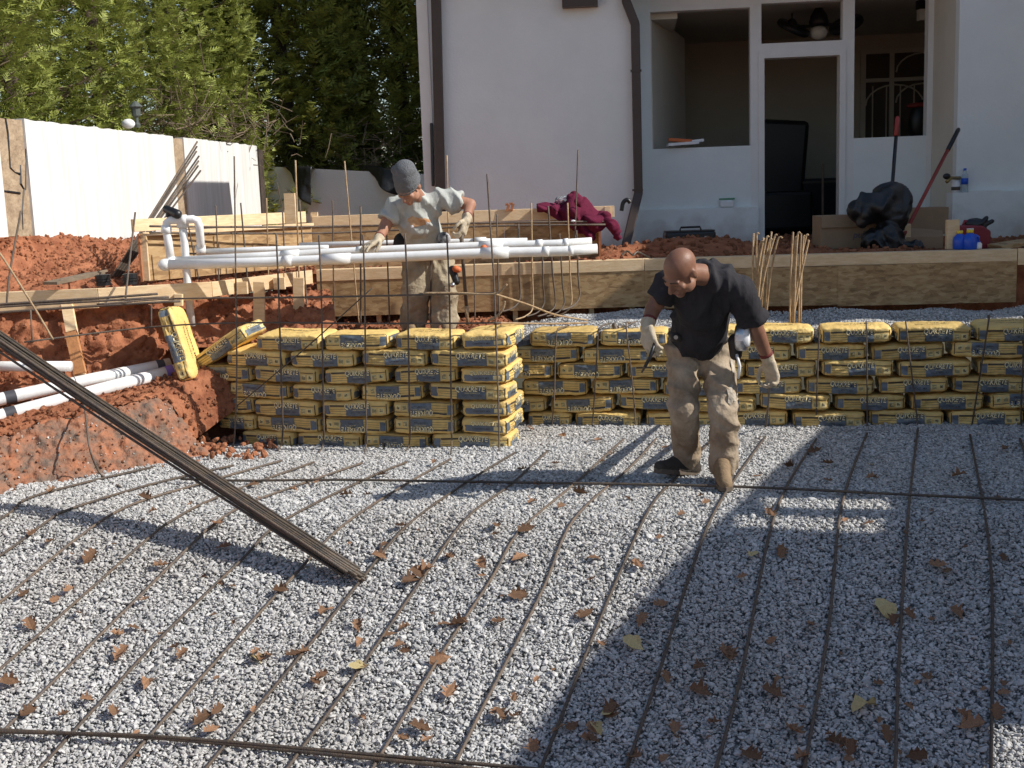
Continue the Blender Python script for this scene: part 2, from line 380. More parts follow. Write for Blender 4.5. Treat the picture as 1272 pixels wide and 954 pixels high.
tint('stone', dusty)
def mud(t, gp, n, mx):          # mud splashed up from the soil on the wall base
    n.inputs['Scale'].default_value = 5.5; sx = t.nodes.new('ShaderNodeSeparateXYZ'); t.links.new(gp.outputs['Position'], sx.inputs[0])
    r = t.nodes.new('ShaderNodeMapRange'); r.inputs[1].default_value = 1.75; r.inputs[2].default_value = 1.1; r.inputs[3].default_value = -.45; r.inputs[4].default_value = .35; t.links.new(sx.outputs[2], r.inputs[0])
    a_ = t.nodes.new('ShaderNodeMath'); a_.operation = 'ADD'; a_.use_clamp = True; t.links.new(r.outputs[0], a_.inputs[0]); t.links.new(n.outputs[0], a_.inputs[1])
    r2 = t.nodes.new('ShaderNodeMapRange'); r2.inputs[1].default_value = .5; r2.inputs[2].default_value = 1.; r2.inputs[4].default_value = .55; t.links.new(a_.outputs[0], r2.inputs[0]); t.links.new(r2.outputs[0], mx.inputs[0]); mx.inputs[2].default_value = (.33, .22, .16, 1)
tint('stucco', mud); tint('paint', mud)
def inview(x, y): return 3.3 < y < 8.95 and x < min(4.15, .43*y+1.7) and x > -3.1 and x > -.43*y-.45
stones = proto_coll('gravel_stone', [lump(i, 1, .22, (1, random.uniform(.6, .95), random.uniform(.36, .6))) for i in range(14)], 'stone')
def low(x, y): return inview(x, y) and not (x < -1.2 and y > 8.3)
gs = scatter('gravel', grid(-4.2, 4.4, 3.2, 9.0, .1, gz, low), stones, 8000, .0075, .0160, tilt=.8); tag(scatter('gravel_fines', grid(-4.2, 4.4, 3.2, 9.0, .1, lambda x, y: gz(x, y)-.004, low), stones, 6000, .003, .007, seed=8), 'fine chips filling the gaps of the pool gravel', 'gravel', kind='stuff'); tag(scatter('gravel_cobbles', grid(-4.2, 4.4, 3.2, 9.0, .1, gz, low), stones, 260, .017, .026, zoff=.004, seed=15, tilt=.6), 'larger stones strewn in the pool gravel', 'gravel', kind='stuff'); tag(gs, 'pale grey crushed stone covering the pool floor', 'gravel', kind='stuff')

# bag walls: base lines
RB0, RB1 = Vector((.0, 8.72, 0)), Vector((3.75, 8.04, 0))
ru = (RB1-RB0).normalized(); rn = Vector((ru.y, -ru.x, 0))            # rn points at the camera
LPTS = [Vector((.03, 7.92, 0)), Vector((-.65, 8.08, 0)), Vector((-1.33, 8.23, 0)), Vector((-2.0, 8.50, 0)), Vector((-2.45, 8.75, 0))]

# gravel backfill behind the long bag wall
def bfz(x, y):
    b = 8.72-.181*x+.30
    return .70 + .05*noise.noise(Vector((x*2, y*2, 3))) + (.05*math.exp(-((x-.9)/.5)**2)-.045 if x > .4 else -.045-.1*(.4-x)) - max(0, .12*(b-y))
bf = lambda x, y: (y > 8.72-.181*x+.12) and y < 9.97-.1*x and x > .05 and x < 4.9
tag(grid(-.2, 5.0, 7.7, 10.2, .06, lambda x, y: bfz(x, y)-.03, bf).build('backfill', 'bed'), 'gravel backfill shelf behind the bag wall', kind='structure')
g2 = scatter('gravel', grid(-.2, 5.0, 7.7, 10.2, .06, bfz, bf), stones, 5500, .008, .0165, seed=3, tilt=.8); tag(g2, 'crushed stone backfilled between the long bag wall and the board form', 'gravel', kind='stuff')

# ---- left bank: foot, crest, cut face, mound
A = [Vector((-4.6, 6.3, gz(-4.6, 6.3)-.03))] + [PG(x, y, -.02) for x, y in ((-120, 650), (0, 615), (90, 602), (170, 588), (225, 577), (262, 570), (290, 564))]
B = [Vector((-4.6, 7.0, .33))] + [P(x, y, Y) for x, y, Y in ((-120, 545, 7.4), (0, 531, 7.6), (60, 515, 7.75), (130, 500, 7.95), (195, 486, 8.2), (216, 500, 8.22), (238, 540, 8.24))]
C_ = [Vector((-4.6, 7.9, .36)), Vector((-3.9, 8.1, .40)), Vector((-3.3, 8.35, .44)), Vector((-2.8, 8.6, .48)), Vector((-2.5, 8.85, .52)), Vector((-2.2, 8.95, .60)), Vector((-1.9, 9.05, .68)), Vector((-1.3, 9.1, .70))]
D = [Vector((-4.6, 8.5, 1.02)), Vector((-3.9, 8.62, 1.03)), Vector((-3.3, 8.70, 1.03)), Vector((-2.75, 8.85, 1.03)), Vector((-2.3, 9.25, 1.02)), Vector((-1.95, 9.6, 1.0)), Vector((-1.7, 9.95, .98)), Vector((-1.5, 10.1, .98))]
B = [q-Vector((0, 0, .05)) for q in B]
bank = loft([A, B], 260, [60], .042, 3.2, 1., ridged=True); tag(bank.build('clay_bank', 'clay2', smooth=True), 'red clay and mortar slope along the pool edge', kind='structure')
ledge = loft([B, C_], 150, [20], .03, 3.5, 1., ridged=True); tag(ledge.build('clay_ledge', 'clay', smooth=True), 'narrow red clay ledge carrying the pipes', kind='structure')
plug = loft([[Vector((-2.75, 8.25, -.03)), Vector((-2.3, 8.78, -.03)), Vector((-1.9, 8.86, -.03)), Vector((-1.2, 8.75, -.03))], [Vector((-2.85, 8.5, .47)), Vector((-2.45, 8.9, .56)), Vector((-1.9, 9.0, .66)), Vector((-1.2, 9.0, .68))]], 60, [14], .03, 3., 2., ridged=True); tag(plug.build('clay_cut_face', 'clay', smooth=True), 'red clay step hidden behind the end of the short bag stack', kind='structure')
face = loft([C_, D], 240, [50], .062, 2.6, 5., ridged=True); tag(face.build('clay_cut_face', 'clay', smooth=True), 'steep cut face of red clay below the board form', kind='structure')
E_ = [Vector((-4.7, 9.0, 1.13)), Vector((-3.7, 9.05, 1.13)), Vector((-2.9, 9.25, 1.12)), Vector((-2.2, 9.9, 1.08)), Vector((-1.7, 10.5, 1.06)), Vector((-1.2, 10.9, 1.06))]
F_ = [Vector((-4.15, 8.3, 1.50)), Vector((-3.98, 9.4, 1.50)), Vector((-3.9, 10.3, 1.47)), Vector((-3.75, 11.8, 1.40)), Vector((-3.5, 14.5, 1.30)), Vector((-3.2, 17.5, 1.30))]
mound = loft([D, E_, F_], 220, [5, 70], .055, 2.6, 9., ridged=True); tag(mound.build('clay_mound', 'clay', smooth=True), 'loose red clay heaped against the white retaining wall', kind='structure')
mid = MB().add([(-2.6, 8.15, .66), (.15, 8.15, .66), (.3, 10.2, .70), (-2.6, 10.2, .74)], [(0, 1, 2, 3)])
def midz(x, y): return .66+.06*fbm(Vector((x*2.5, y*2.5, 4)))
mid = grid(-2.5, .06, 8.1, 10.3, .06, midz, lambda x, y: y > 8.3-.2*x); tag(mid.build('clay_shelf', 'clay', smooth=True), 'red clay shelf behind the short bag stack', kind='structure')
def patz(x, y): return 1.07+.05*fbm(Vector((x*2, y*2, 8)), 5)+.14*math.exp(-((x-1.7)**2/.7+(y-11.3)**2/.3))
pat = grid(-2.1, 9.0, 9.95, 14.2, .07, patz, lambda x, y: y > 10.05-.1*x); tag(pat.build('terrace_ground', 'clay', smooth=True), 'dug-up red soil terrace in front of the house', kind='structure')
far = grid(-4.2, .2, 13.0, 24.0, .5, lambda x, y: 1.15); tag(far.build('side_yard', 'clay', smooth=True), 'soil of the side yard between house and hedge', kind='structure')
bf_ = loft([[Vector((-2.0, 10.22, .55)), Vector((1, 10.12, .55)), Vector((5.2, 9.72, .55))], [Vector((-2.0, 10.26, 1.09)), Vector((1, 10.16, 1.09)), Vector((5.2, 9.78, 1.09))]], 120, [12], .025, 4., 3., ridged=True); tag(bf_.build('clay_cut_face', 'clay', smooth=True), 'shallow cut of red clay hidden behind the long board form', kind='structure')
# right and near banks (outside the frame)
rb = loft([[Vector((4.0, -2.6, -1.2)), Vector((4.0, 3, -1.1)), Vector((4.1, 6, 0)), Vector((4.2, 7.95, 0))], [Vector((4.7, -2.6, 1.0)), Vector((4.7, 3, 1.0)), Vector((4.7, 6, 1.0)), Vector((4.72, 8.6, 1.0))]], 40, [14], .06, 2.5)
tag(rb.build('clay_bank', 'clay', smooth=True), 'red clay bank on the far side of the pool dig', kind='structure')
nb = loft([[Vector((-4.6, -1.4, -1.15)), Vector((4.7, -1.4, -1.15))], [Vector((-4.6, -2.7, 1.0)), Vector((4.7, -2.7, 1.0))]], 40, [14], .05, 2.5)
tag(nb.build('clay_bank', 'clay', smooth=True), 'red clay bank behind the viewer', kind='structure')
lb = loft([[Vector((-3.9, -2.6, -1.2)), Vector((-4.0, 3, -1.0)), Vector((-4.45, 6.4, 0))], [Vector((-4.6, -2.6, 1.0)), Vector((-4.65, 3, 1.0)), Vector((-4.75, 8.6, 1.0))]], 40, [14], .06, 2.5)
tag(lb.build('clay_bank', 'clay', smooth=True), 'red clay bank of the deep end', kind='structure')
clods = proto_coll('clay_clod', [lump(20+i, 1, .3, (1, .85, .75)) for i in range(6)], 'clod')
def sub_mb(mb, keep):
    m = MB(); m.v = list(mb.v); m.f = [q for q in mb.f if keep(mb.v[q[0]])]; return m
for nm, mb, dn, a, b, lab in (
    ('clods', mound, 420, .006, .024, 'loose red clods on the heap by the white wall'), ('clods', face, 160, .006, .026, 'crumbs of red clay on the cut face'),
    ('clods', bank, 240, .004, .016, 'crumbs of red clay on the pool slope'), ('clods', ledge, 500, .008, .03, 'crumbs of red clay under the white pipes'),
    ('clods', pat, 130, .01, .045, 'dark clods of soil on the terrace'), ('clods', mid, 300, .008, .03, 'clods behind the short bag stack')):
    tag(scatter(nm, mb, clods, dn, a, b, seed=int(dn)), lab, 'soil', kind='stuff')
tag(scatter('grit', bank, stones, 130, .004, .013, seed=4), 'scattered grey grit on the pool slope', 'gravel', kind='stuff')
cl = MB()
for k in range(90):
    p = PG(random.uniform(205, 345), random.uniform(548, 575)); cl.ell(p+Vector((0, 0, random.uniform(0, .05))), [random.uniform(.012, .04)*q for q in (1, .9, .8)], Matrix.Rotation(random.uniform(0, 6), 3, 'Y'), 7, 4)
tag(cl.build('clods', 'clod'), 'heap of red clods at the foot of the short bag stack', 'soil', kind='stuff')

# ================================================================== WHITE RETAINING WALL
W0, W1 = Vector((-4.03, 9.5, 0)), Vector((-3.37, 16.0, 0)); wu = (W1-W0).normalized(); wn = Vector((wu.y, -wu.x, 0))   # wn faces +X
def ws(px, py=200): return (PPL(px, py, W0, wn)-W0).dot(wu)
WT, WB = 2.45, .9
def wall_seg(s0, s1, z0, z1, th, proud=0., jag=0., seed=0, n=30):
    """wall slab between s0 and s1 with an uneven top and sides"""
    m = MB(); v = []
    for i in range(n+1):
        s = s0+(s1-s0)*i/n; zt = z1 + jag*(noise.noise(Vector((s*6, seed, 0)))+.6*noise.noise(Vector((s*19, seed, 1))))
        for (z, d) in ((z0, proud), (zt, proud), (zt, proud-th), (z0, proud-th)):
            v.append(W0+wu*s+wn*d+Vector((0, 0, z)))
    f = []
    for i in range(n):
        for k in range(4): f.append((i*4+k, (i+1)*4+k, (i+1)*4+(k+1) % 4, i*4+(k+1) % 4))
    f += [(3, 2, 1, 0), (n*4, n*4+1, n*4+2, n*4+3)]
    return m.add(v, f)
wall = thing('retaining_wall', 'sunlit white painted retaining wall with bare concrete strips, below the hedge', 'wall', W0)
s_a, s_b, s_c, s_d, s_e = ws(2), ws(35), ws(217), ws(230), ws(320)
wall_seg(-2.6, s_e, WB, WT-.03, .20, -.025).build('core', 'roughc', wall)
for (a, b, sd) in ((-2.6, s_a-.01, 1), (s_b, s_c, 2), (s_d, s_e, 3)):
    wall_seg(a, b, WB, WT-.012, .10, 0., .014, sd, 60).build('painted_panel', 'paint', wall)
strip = wall_seg(s_a, s_b-.02, WB, WT-.02, .05, -.012, .01, 5); strip.build('concrete_strip', 'roughc', wall)
wall_seg(s_c+.01, s_d-.01, WB, WT-.03, .05, -.012, .01, 6).build('concrete_strip', 'roughc', wall)
ck = MB()
for pts in ([(8, 146), (11, 165), (13, 190), (14, 208), (20, 214), (26, 216)], [(27, 205), (27, 228), (31, 235), (29, 262), (30, 285)], [(3, 237), (12, 238), (26, 240)], [(33, 150), (34, 190), (33, 235)]):
    ck.tube([PPL(x, y, W0, wn)+wn*-.012 for x, y in pts], [.012*random.uniform(.4, 1.2) for _ in pts], 6)
ck.build('crack', 'black', wall)
MB().box(W0+wu*(s_e+.10)+Vector((0, 0, (WB+WT-.06)/2))+wn*-.1, (.24, .19, WT-.06-WB), Matrix.Rotation(math.atan2(wn.y, wn.x), 3, 'Z')).build('end_post', 'darkwood', wall)
# rubble lumps along its crown
lant = thing('lantern', 'small lantern standing on top of the white retaining wall', 'lantern', PPL(182, 160, W0, wn))
b0 = PPL(182, 158, W0, wn)-wn*.1
MB().lathe(b0, [(.03, 0), (.04, .03), (.02, .05), (.02, .10), (.045, .12), (.05, .20), (.075, .21), (.03, .255), (.006, .27)], 10).build('body', 'lantern', lant)
MB().ell(b0+Vector((-.06, -.1, .035)), (.07, .055, .05)).build('globe', 'white', lant, smooth=True)
# far low wall in the side yard, with tarps hanging on it
lw = thing('yard_wall', 'low grey wall in the shade behind the white retaining wall', 'wall', (-2.2, 18.0, 1.0))
a = P(318, 206, 18.4); b = P(560, 218, 18.0)
m = MB(); th = Vector((0, .2, 0))
m.add([Vector((a.x, a.y, 1)), Vector((b.x, b.y, 1)), b, a, Vector((a.x, a.y, 1))+th, Vector((b.x, b.y, 1))+th, b+th, a+th], [(0, 1, 2, 3), (5, 4, 7, 6), (3, 2, 6, 7), (0, 3, 7, 4), (1, 5, 6, 2)]).build('wall_face', 'stucco', lw)
for px, lab, w2, h2 in ((352, 'black plastic sheet hanging over the low yard wall beside the post', 36, 46), (452, 'black plastic sheet slung over the low yard wall near the beanie', 44, 34)):
    r1 = [P(px, 207, 18.28), P(px+w2*.5, 209, 18.1), P(px+w2, 210, 18.02)]; r2 = [P(px+14, 209+h2*.3, 18.1), P(px+w2*.55, 209+h2*.8, 17.95), P(px+w2-2, 209+h2, 17.98)]
    m = loft([[q+Vector((0, .3, .01)) for q in r1], [q+Vector((0, -.05, .02)) for q in r1], r2], 26, [4, 16], .03, 3)
    o = single('plastic_sheet', lab, 'sheet', m, 'tarp', P(px+w2/2, 225, 18), True); sd = o.modifiers.new('s', 'SOLIDIFY'); sd.thickness = .006

# ================================================================== HEDGE TREES
def spray(rnd, v, f, base, d, up, L):
    """flat feathery cypress frond: a stem with narrow side leaflets"""
    sd = d.cross(up).normalized(); n = 5
    for i in range(n):
        t = (i+.6)/n; c = base + d*(L*t) + up*(-.12*L*t*t)
        for s in (-1, 1):
            ln = L*(.36*(1-t)+.10)*rnd.uniform(.8, 1.2); wd = L*.07
            q = (d*.75 + sd*s*.8 + up*rnd.uniform(-.25, .15)).normalized()
            e = c + q*ln; o = len(v)
            v += [c - d*wd, c + d*wd, e + d*wd*.5, e - d*wd*.3]
            f.append((o, o+1, o+2, o+3))
    e = base + d*L + up*(-.12*L); o = len(v); v += [base+sd*L*.03, base-sd*L*.03, e]; f.append((o, o+1, o+2))
def cypress(x, y, z0, h, r, n, label, m_, seed, facing=None, fs=1.):
    rnd = random.Random(seed); t = thing('cypress_tree', label, 'tree', (x, y, z0), 0, 'cypress trees of the hedge')
    tr = MB().tube([Vector((x+.05*math.sin(k*1.3), y, z0-.2+h*k/8)) for k in range(9)], [.13*(1-k/9.5)+.01 for k in range(9)], 8); tr.build('trunk', 'bark', t, True)
    br = MB(); v = []; f = []
    def rad(zr, a): return r*(1-zr**2.2)**.6*(.80+.30*noise.noise(Vector((math.cos(a)*1.6+seed, math.sin(a)*1.6, zr*5)))+.13*noise.noise(Vector((a*3, zr*14, seed))))
    for k in range(70):
        zr = rnd.uniform(.04, .95); a = rnd.uniform(0, 6.28); R = rad(zr, a)*.95
        p0 = Vector((x, y, z0+zr*h*.93)); p1 = Vector((x+math.cos(a)*R, y+math.sin(a)*R, z0+zr*h+.25*R))
        md = p0.lerp(p1, .55)+Vector((rnd.uniform(-.1, .1), rnd.uniform(-.1, .1), rnd.uniform(-.12, .02)))
        br.tube([p0, md, p1], [.02, .012, .004], 5)
    br.build('branches', 'twig', t)
    for k in range(n):
        zr = rnd.random()**1.05*.98; a = rnd.uniform(0, 6.28)
        if facing is not None:                         # thin the side nobody sees
            if math.cos(a-facing) < -.25 and rnd.random() < .75: continue
        R = rad(zr, a); dep = 1-abs(rnd.gauss(0, .17))
        if noise.noise(Vector((math.cos(a)*3.2, math.sin(a)*3.2, zr*11+seed))) < -.30 and rnd.random() < .8: dep *= .68
        o = Vector((math.cos(a), math.sin(a), 0))
        c = Vector((x, y, z0+zr*h)) + o*R*max(.3, dep)
        d = (o*rnd.uniform(.5, 1) + Vector((0, 0, rnd.uniform(-.1, .75))) + Vector((rnd.gauss(0, .35), rnd.gauss(0, .35), rnd.gauss(0, .2)))).normalized()
        up = (Vector((0, 0, 1)) + o*rnd.uniform(-.6, .9)+Vector((rnd.gauss(0, .3), rnd.gauss(0, .3), 0))).normalized()
        spray(rnd, v, f, c-d*.08, d, up, rnd.uniform(.10, .25)*fs)
    m = MB(); m.v = v; m.f = f; m.build('crown', m_, t)
HED = [(-7.6, 13.0, 8.0, 1.8), (-7.2, 16.5, 9.0, 1.8), (-6.4, 20.0, 9.5, 1.9), (-4.8, 22.4, 10., 1.9), (-2.6, 23.2, 10., 1.9), (-.6, 23.2, 10., 1.9), (-6.2, 10.0, 7.5, 1.75), (-5.9, 12.0, 8.2, 1.75), (-5.55, 14.0, 8.6, 1.75), (-5.2, 16.0, 9.0, 1.75), (-4.7, 18.0, 9.2, 1.75), (-3.5, 19.9, 9.6, 1.8), (-1.7, 21.0, 9.6, 1.8)]
HLAB = ['cypress of the back row seen behind the cracked end of the wall', 'cypress of the back row seen between the sunlit front ones', 'cypress of the back row above the lantern', 'back row cypress above the end of the white wall', 'back row cypress standing deep in the house shade', 'back row cypress hidden mostly by the house corner', 'bright cypress growing above the bare cracked end of the white wall', 'full green cypress over the middle of the white wall', 'dense cypress behind the lantern on the white wall', 'cypress with thin twiggy foot behind the narrow concrete strip',
        'shaded cypress just past the end of the white wall', 'dark shaded cypress behind the low yard wall', 'cypress at the corner of the house']
for i, (x, y, h, r) in enumerate(HED): cypress(x, y, 1.0, h, r, 15000 if i > 5 else 5500, HLAB[i], 'leafA', 11+i*3, math.atan2(-y, -x+.6), 1. if 5 < i < 11 else 1.9)
# dead twigs under the crowns
for k, (px, py, Y, lab) in enumerate(((215, 150, 15.2, 'tangle of bare brown twigs above the narrow concrete strip'), (290, 160, 16.6, 'tangle of bare brown twigs by the end of the white wall'), (440, 195, 18.9, 'dry brown scrub at the foot of the shaded trees'))):
    c = P(px, py, Y); m = MB()
    for _ in range(150):
        p = c+Vector((random.gauss(0, .42), random.gauss(0, .3), random.gauss(-.1, .28))); d = Vector((random.gauss(0, 1), random.gauss(0, .6), random.gauss(.4, .7))).normalized()
        q = p+d*random.uniform(.15, .5); m.tube([p, p.lerp(q, .5)+Vector((0, 0, random.uniform(-.04, .04))), q], [.009, .006, .003], 4)
    tag(m.build('dry_twigs', 'twig'), lab, 'twigs', kind='stuff')

# ================================================================== HOUSE
PHI = R_(6.0); hu = Vector((math.cos(PHI), -math.sin(PHI), 0)); hn = Vector((-math.sin(PHI), -math.cos(PHI), 0))   # hn faces the camera
H0 = P(945, 280, 13.6); H0.z = 1.08
house = thing('house', 'white stucco house with open porch windows and doorway, brown downspouts', 'house', H0, -PHI)
def hs(px, py, d=0.): q = PPL(px, py, H0+hn*d, hn)-H0; return q.dot(hu), q.z
def hp(s, d, z): return H0+hu*s+hn*d+Vector((0, 0, z))       # d > 0: towards the viewer
HR = Matrix.Rotation(-PHI, 3, 'Z')
def hbox(m, s0, s1, d0, d1, z0, z1): return m.box(hp((s0+s1)/2, (d0+d1)/2, (z0+z1)/2), (abs(s1-s0), abs(d1-d0), abs(z1-z0)), HR)
def hpart(name, material, s0, s1, d0, d1, z0, z1, parent=house, bevel=0): return hbox(MB(), s0, s1, d0, d1, z0, z1).build(name, material, parent, bevel=bevel)
HT = 2.78                                                     # wall top above the house floor
# openings of the porch wall (pixels -> wall coordinates)
sL = hs(806, 100)[0]; w1a, w1b = hs(809, 100)[0], hs(932, 100)[0]; z1a, z1b = hs(870, 183)[1], hs(870, 12)[1]
da, db = hs(946, 150)[0], hs(1046, 150)[0]; dz = hs(996, 67)[1]; tz0, tz1 = hs(996, 52)[1], hs(996, 2)[1]
w2a, w2b = hs(1061, 100)[0], hs(1152, 100)[0]; z2a = hs(1106, 170)[1]; z2b = HT-.02
sR = hs(1152, 150)[0]
T = .16
def pier(s0, s1, z0, z1, mt='frame'): hpart('wall', mt, s0, s1, 0, -T, z0, z1)
pier(hs(785, 100)[0]-.1, w1a, -.1, HT, 'stucco'); pier(w1a, w1b, -.1, z1a, 'stucco'); pier(w1a, w1b, z1b, HT)
pier(w1b, da, -.1, HT); pier(da, db, dz, tz0); pier(da, db, tz1, HT); pier(db, w2a, -.1, HT)
pier(w2a, w2b, -.1, z2a, 'stucco');  pier(w2b, sR+.05, -.1, HT)
fr = MB()
for (a, b, c, e) in ((da-.035, da+.03, -.05, dz+.04), (db-.03, db+.035, -.05, dz+.04)): hbox(fr, a, b, .02, -T-.02, c, e)
hbox(fr, da+.03, db-.03, .02, -T-.02, dz-.03, dz+.04); fr.build('door_frame', 'frame', house)
# plinth under the left window
zp = hs(865, 259)[1]; hpart('plinth', 'stucco', hs(785, 200)[0]-.05, da-.04, .07, .003, -.1, zp)
# main wall left of the downspout, standing forward of the porch
DM = .55
mL, mR = hs(523, 120, DM)[0], hs(786, 120, DM)[0]
hpart('wall', 'stucco', mL, mR, DM, DM-.22, -.1, HT+.1)
hpart('wall', 'stucco', mL, mL+.22, DM-.22, DM-1.25, -.1, HT+.0)
hpart('wall', 'stucco', mL+.22, mR-.22, DM-1.05, DM-1.25, -.1, HT)
hpart('wall', 'stucco', mR-.22, mR-.003, DM-.22, 0.003, -.1, HT)
hpart('corner_board', 'frame', mL-.004, mL+.115, DM+.02, DM+.003, -.1, HT)
# wing to the right, forward of the porch
DW = 1.04
wL = sR+.052
hpart('wall', 'stucco_in', wL, wL+.15, DW-.15, -T, -.1, HT)  # cream tone stands in for warm bounced light on this side wall
zw = hs(1230, 238, DW)[1]
hpart('wall', 'stucco', wL, wL+6, DW, DW-.145, zw, HT+1.0); hpart('plinth', 'stucco', hs(1183, 260, DW+.1)[0], wL+6, DW+.10, DW-.14, -.1, zw)
hpart('ledge_stone', 'frame', hs(1200, 240, DW)[0], hs(1240, 240, DW)[0], DW+.09, DW+.003, zw+.001, zw+.012)
# room behind the porch wall
RD = -4.2
hpart('room_wall', 'roomwall', w1a-.7, wL+1.7, RD, RD-.1, -.1, HT)
hpart('room_wall', 'roomwall', w1a-.7, w1a-.6, -T-.003, RD, -.1, HT); hpart('room_wall', 'roomwall', wL+1.6, wL+1.7, -T-.003, RD, -.1, HT); hpart('room_wall', 'roomwall', wL+.151, wL+1.7, -.003, -T, -.1, HT)
hpart('room_floor', 'roomdark', w1a-.65, wL+1.65, -T, RD, -.12, -.02); hpart('ceiling', 'roomwall', w1a-.65, wL+1.65, -T-.003, RD, HT-.14, HT-.04)
# return wall with its own opening seen through the left window
hpart('return_wall', 'stucco_in', w1a-.14, w1a+.0, -T-.003, -1.1, -.1, HT-.2); hpart('return_wall', 'stucco_in', w1a-.0, w1a+.13, -1.1, -1.35, -.1, z1b-.25); hpart('return_wall', 'stucco_in', w1a, w1a+.30, -T-.003, -1.35, z1b-.06, z1b+.1)
rq = [hp(w1a+.015, -T-.02, -.05), PPL(851, 100, H0+hn*-2.3, hn)]; zt_ = PPL(851, 48, H0+hn*-2.3, hn).z; q1 = Vector((rq[1].x, rq[1].y, H0.z-.05)); tk = hu*-.1
MB().add([rq[0], q1, Vector((q1.x, q1.y, zt_)), Vector((rq[0].x, rq[0].y, H0.z+z1b+.02)), rq[0]+tk, q1+tk, Vector((q1.x, q1.y, zt_))+tk, Vector((rq[0].x, rq[0].y, H0.z+z1b+.02))+tk], [(0, 1, 2, 3), (5, 4, 7, 6), (3, 2, 6, 7), (1, 5, 6, 2), (0, 4, 5, 1), (4, 0, 3, 7)]).build('side_wall', 'stucco_in', house)
# inner door with arched grille, seen through the right window
def rs(px, py): q = PPL(px, py, H0+hn*(RD+.02), hn)-H0; return q.dot(hu), q.z
ia, itop = rs(1073, 68); ib, _ = rs(1165, 66)
dr = hpart('inner_door', 'roomdark', ia, ib+.3, RD+.05, RD+.01, -.02, itop)
fm = MB(); hbox(fm, ia-.05, ia+.02, RD+.09, RD+.01, -.02, itop+.06); hbox(fm, ia+.02, ib+.3, RD+.09, RD+.01, itop, itop+.06); s2 = rs(1107, 90)[0]; hbox(fm, s2-.03, s2+.03, RD+.09, RD+.051, -.02, itop-.002)
zm = rs(1090, 100)[1]; hbox(fm, ia+.02, ib+.3, RD+.085, RD+.051, zm-.025, zm+.025); fm.build('door_casing', 'stucco_in', house)
gr = MB()
for (c, zb, rr) in ((s2+.42, zm+.10, .36), (ia+.42, zm-.35, .40), (s2+.42, zm-.32, .36)):
    gr.tube([hp(c+rr*math.cos(t*math.pi/10), RD+.07, zb+rr*.7*math.sin(t*math.pi/10)) for t in range(11)], .012, 5)
for s in [ia+.12+k*.19 for k in range(9)]: gr.tube([hp(s, RD+.07, .1), hp(s, RD+.07, zm-.08)], .010, 5)
gr.build('grille', 'stucco_in', house)
# roof and eaves (above the frame), they shade the front
rf = MB(); hbox(rf, mR-.6, wL+6.5, DM+.45, -7.5, HT+.205, HT+.26); hbox(rf, mL-.02, mR-.603, DM+.30, DM-1.3, HT+.205, HT+.23); rfo = rf.build('roof', 'brown', house)
pk = MB(); q = [hp(mR-.6, DM+.4, HT+.265), hp(wL+6.5, DM+.4, HT+.265), hp(wL+6.5, -7.5, HT+.265), hp(mR-.6, -7.5, HT+.265), hp(mR+1.2, -3.3, HT+1.5), hp(wL+6, -3.3, HT+1.5)]
pk.add(q, [(0, 1, 5, 4), (1, 2, 5), (2, 3, 4, 5), (3, 0, 4), (3, 2, 1, 0)]).build('roof_slope', 'brown', house)
hpart('rear_shade_block', 'stucco', mL+.35, w1a-.75, -3.7, -9, -.1, 6.4)  # unseen tall block added to throw shade on the hedge
ea, ez = hs(712, 7, DM+.2); eb = hs(742, 2, DM+.2)[0]
hpart('eave_end', 'brown', ea-.12, eb, DM+.12, DM+.003, ez, ez+.3)
# tall block added out of view on the right to shade the terrace
wing = thing('shade_block', 'unseen white stucco block added right of the terrace to shade it', 'house', (6.6, 10.2, 1.0))
MB().box((6.75, 10.35, 2.65), (2.5, 4.0, 3.3)).build('wall', 'stucco', wing); MB().box((6.75, 10.35, 4.40), (2.7, 4.2, .18)).build('roof', 'brown', wing)
# downspouts
def spout(pts, w_, name='downspout', mt='brown', dd=.06):
    m = MB(); pts = [Vector(p) for p in pts]
    for i in range(len(pts)-1):
        d = (pts[i+1]-pts[i]).normalized(); m.beam(pts[i]-d*.012, pts[i+1]+d*.012, w_, dd, hn)
    return m.build(name, mt, house, bevel=.012)
e = DM+.07
def hpx(px, py, d): s, z = hs(px, py, d); return hp(s, d, z)
spout([hpx(778, -30, e), hpx(778, 2, e), hpx(789, 30, e), hpx(793, 240, e), hpx(781, 290, e+.12), hpx(777, 306, e+.16)], .095)
for yy in (88, 236): MB().box(hpx(790 if yy < 100 else 792, yy, e), (.115, .075, .02), HR).build('bracket', 'brown', house)
spout([hpx(541, -30, e), hpx(547, 230, e), hpx(548, 300, e)], .105)
spout([hpx(536, 154, e), hpx(538, 230, e)], .035, 'vent_pipe', 'black', .035)

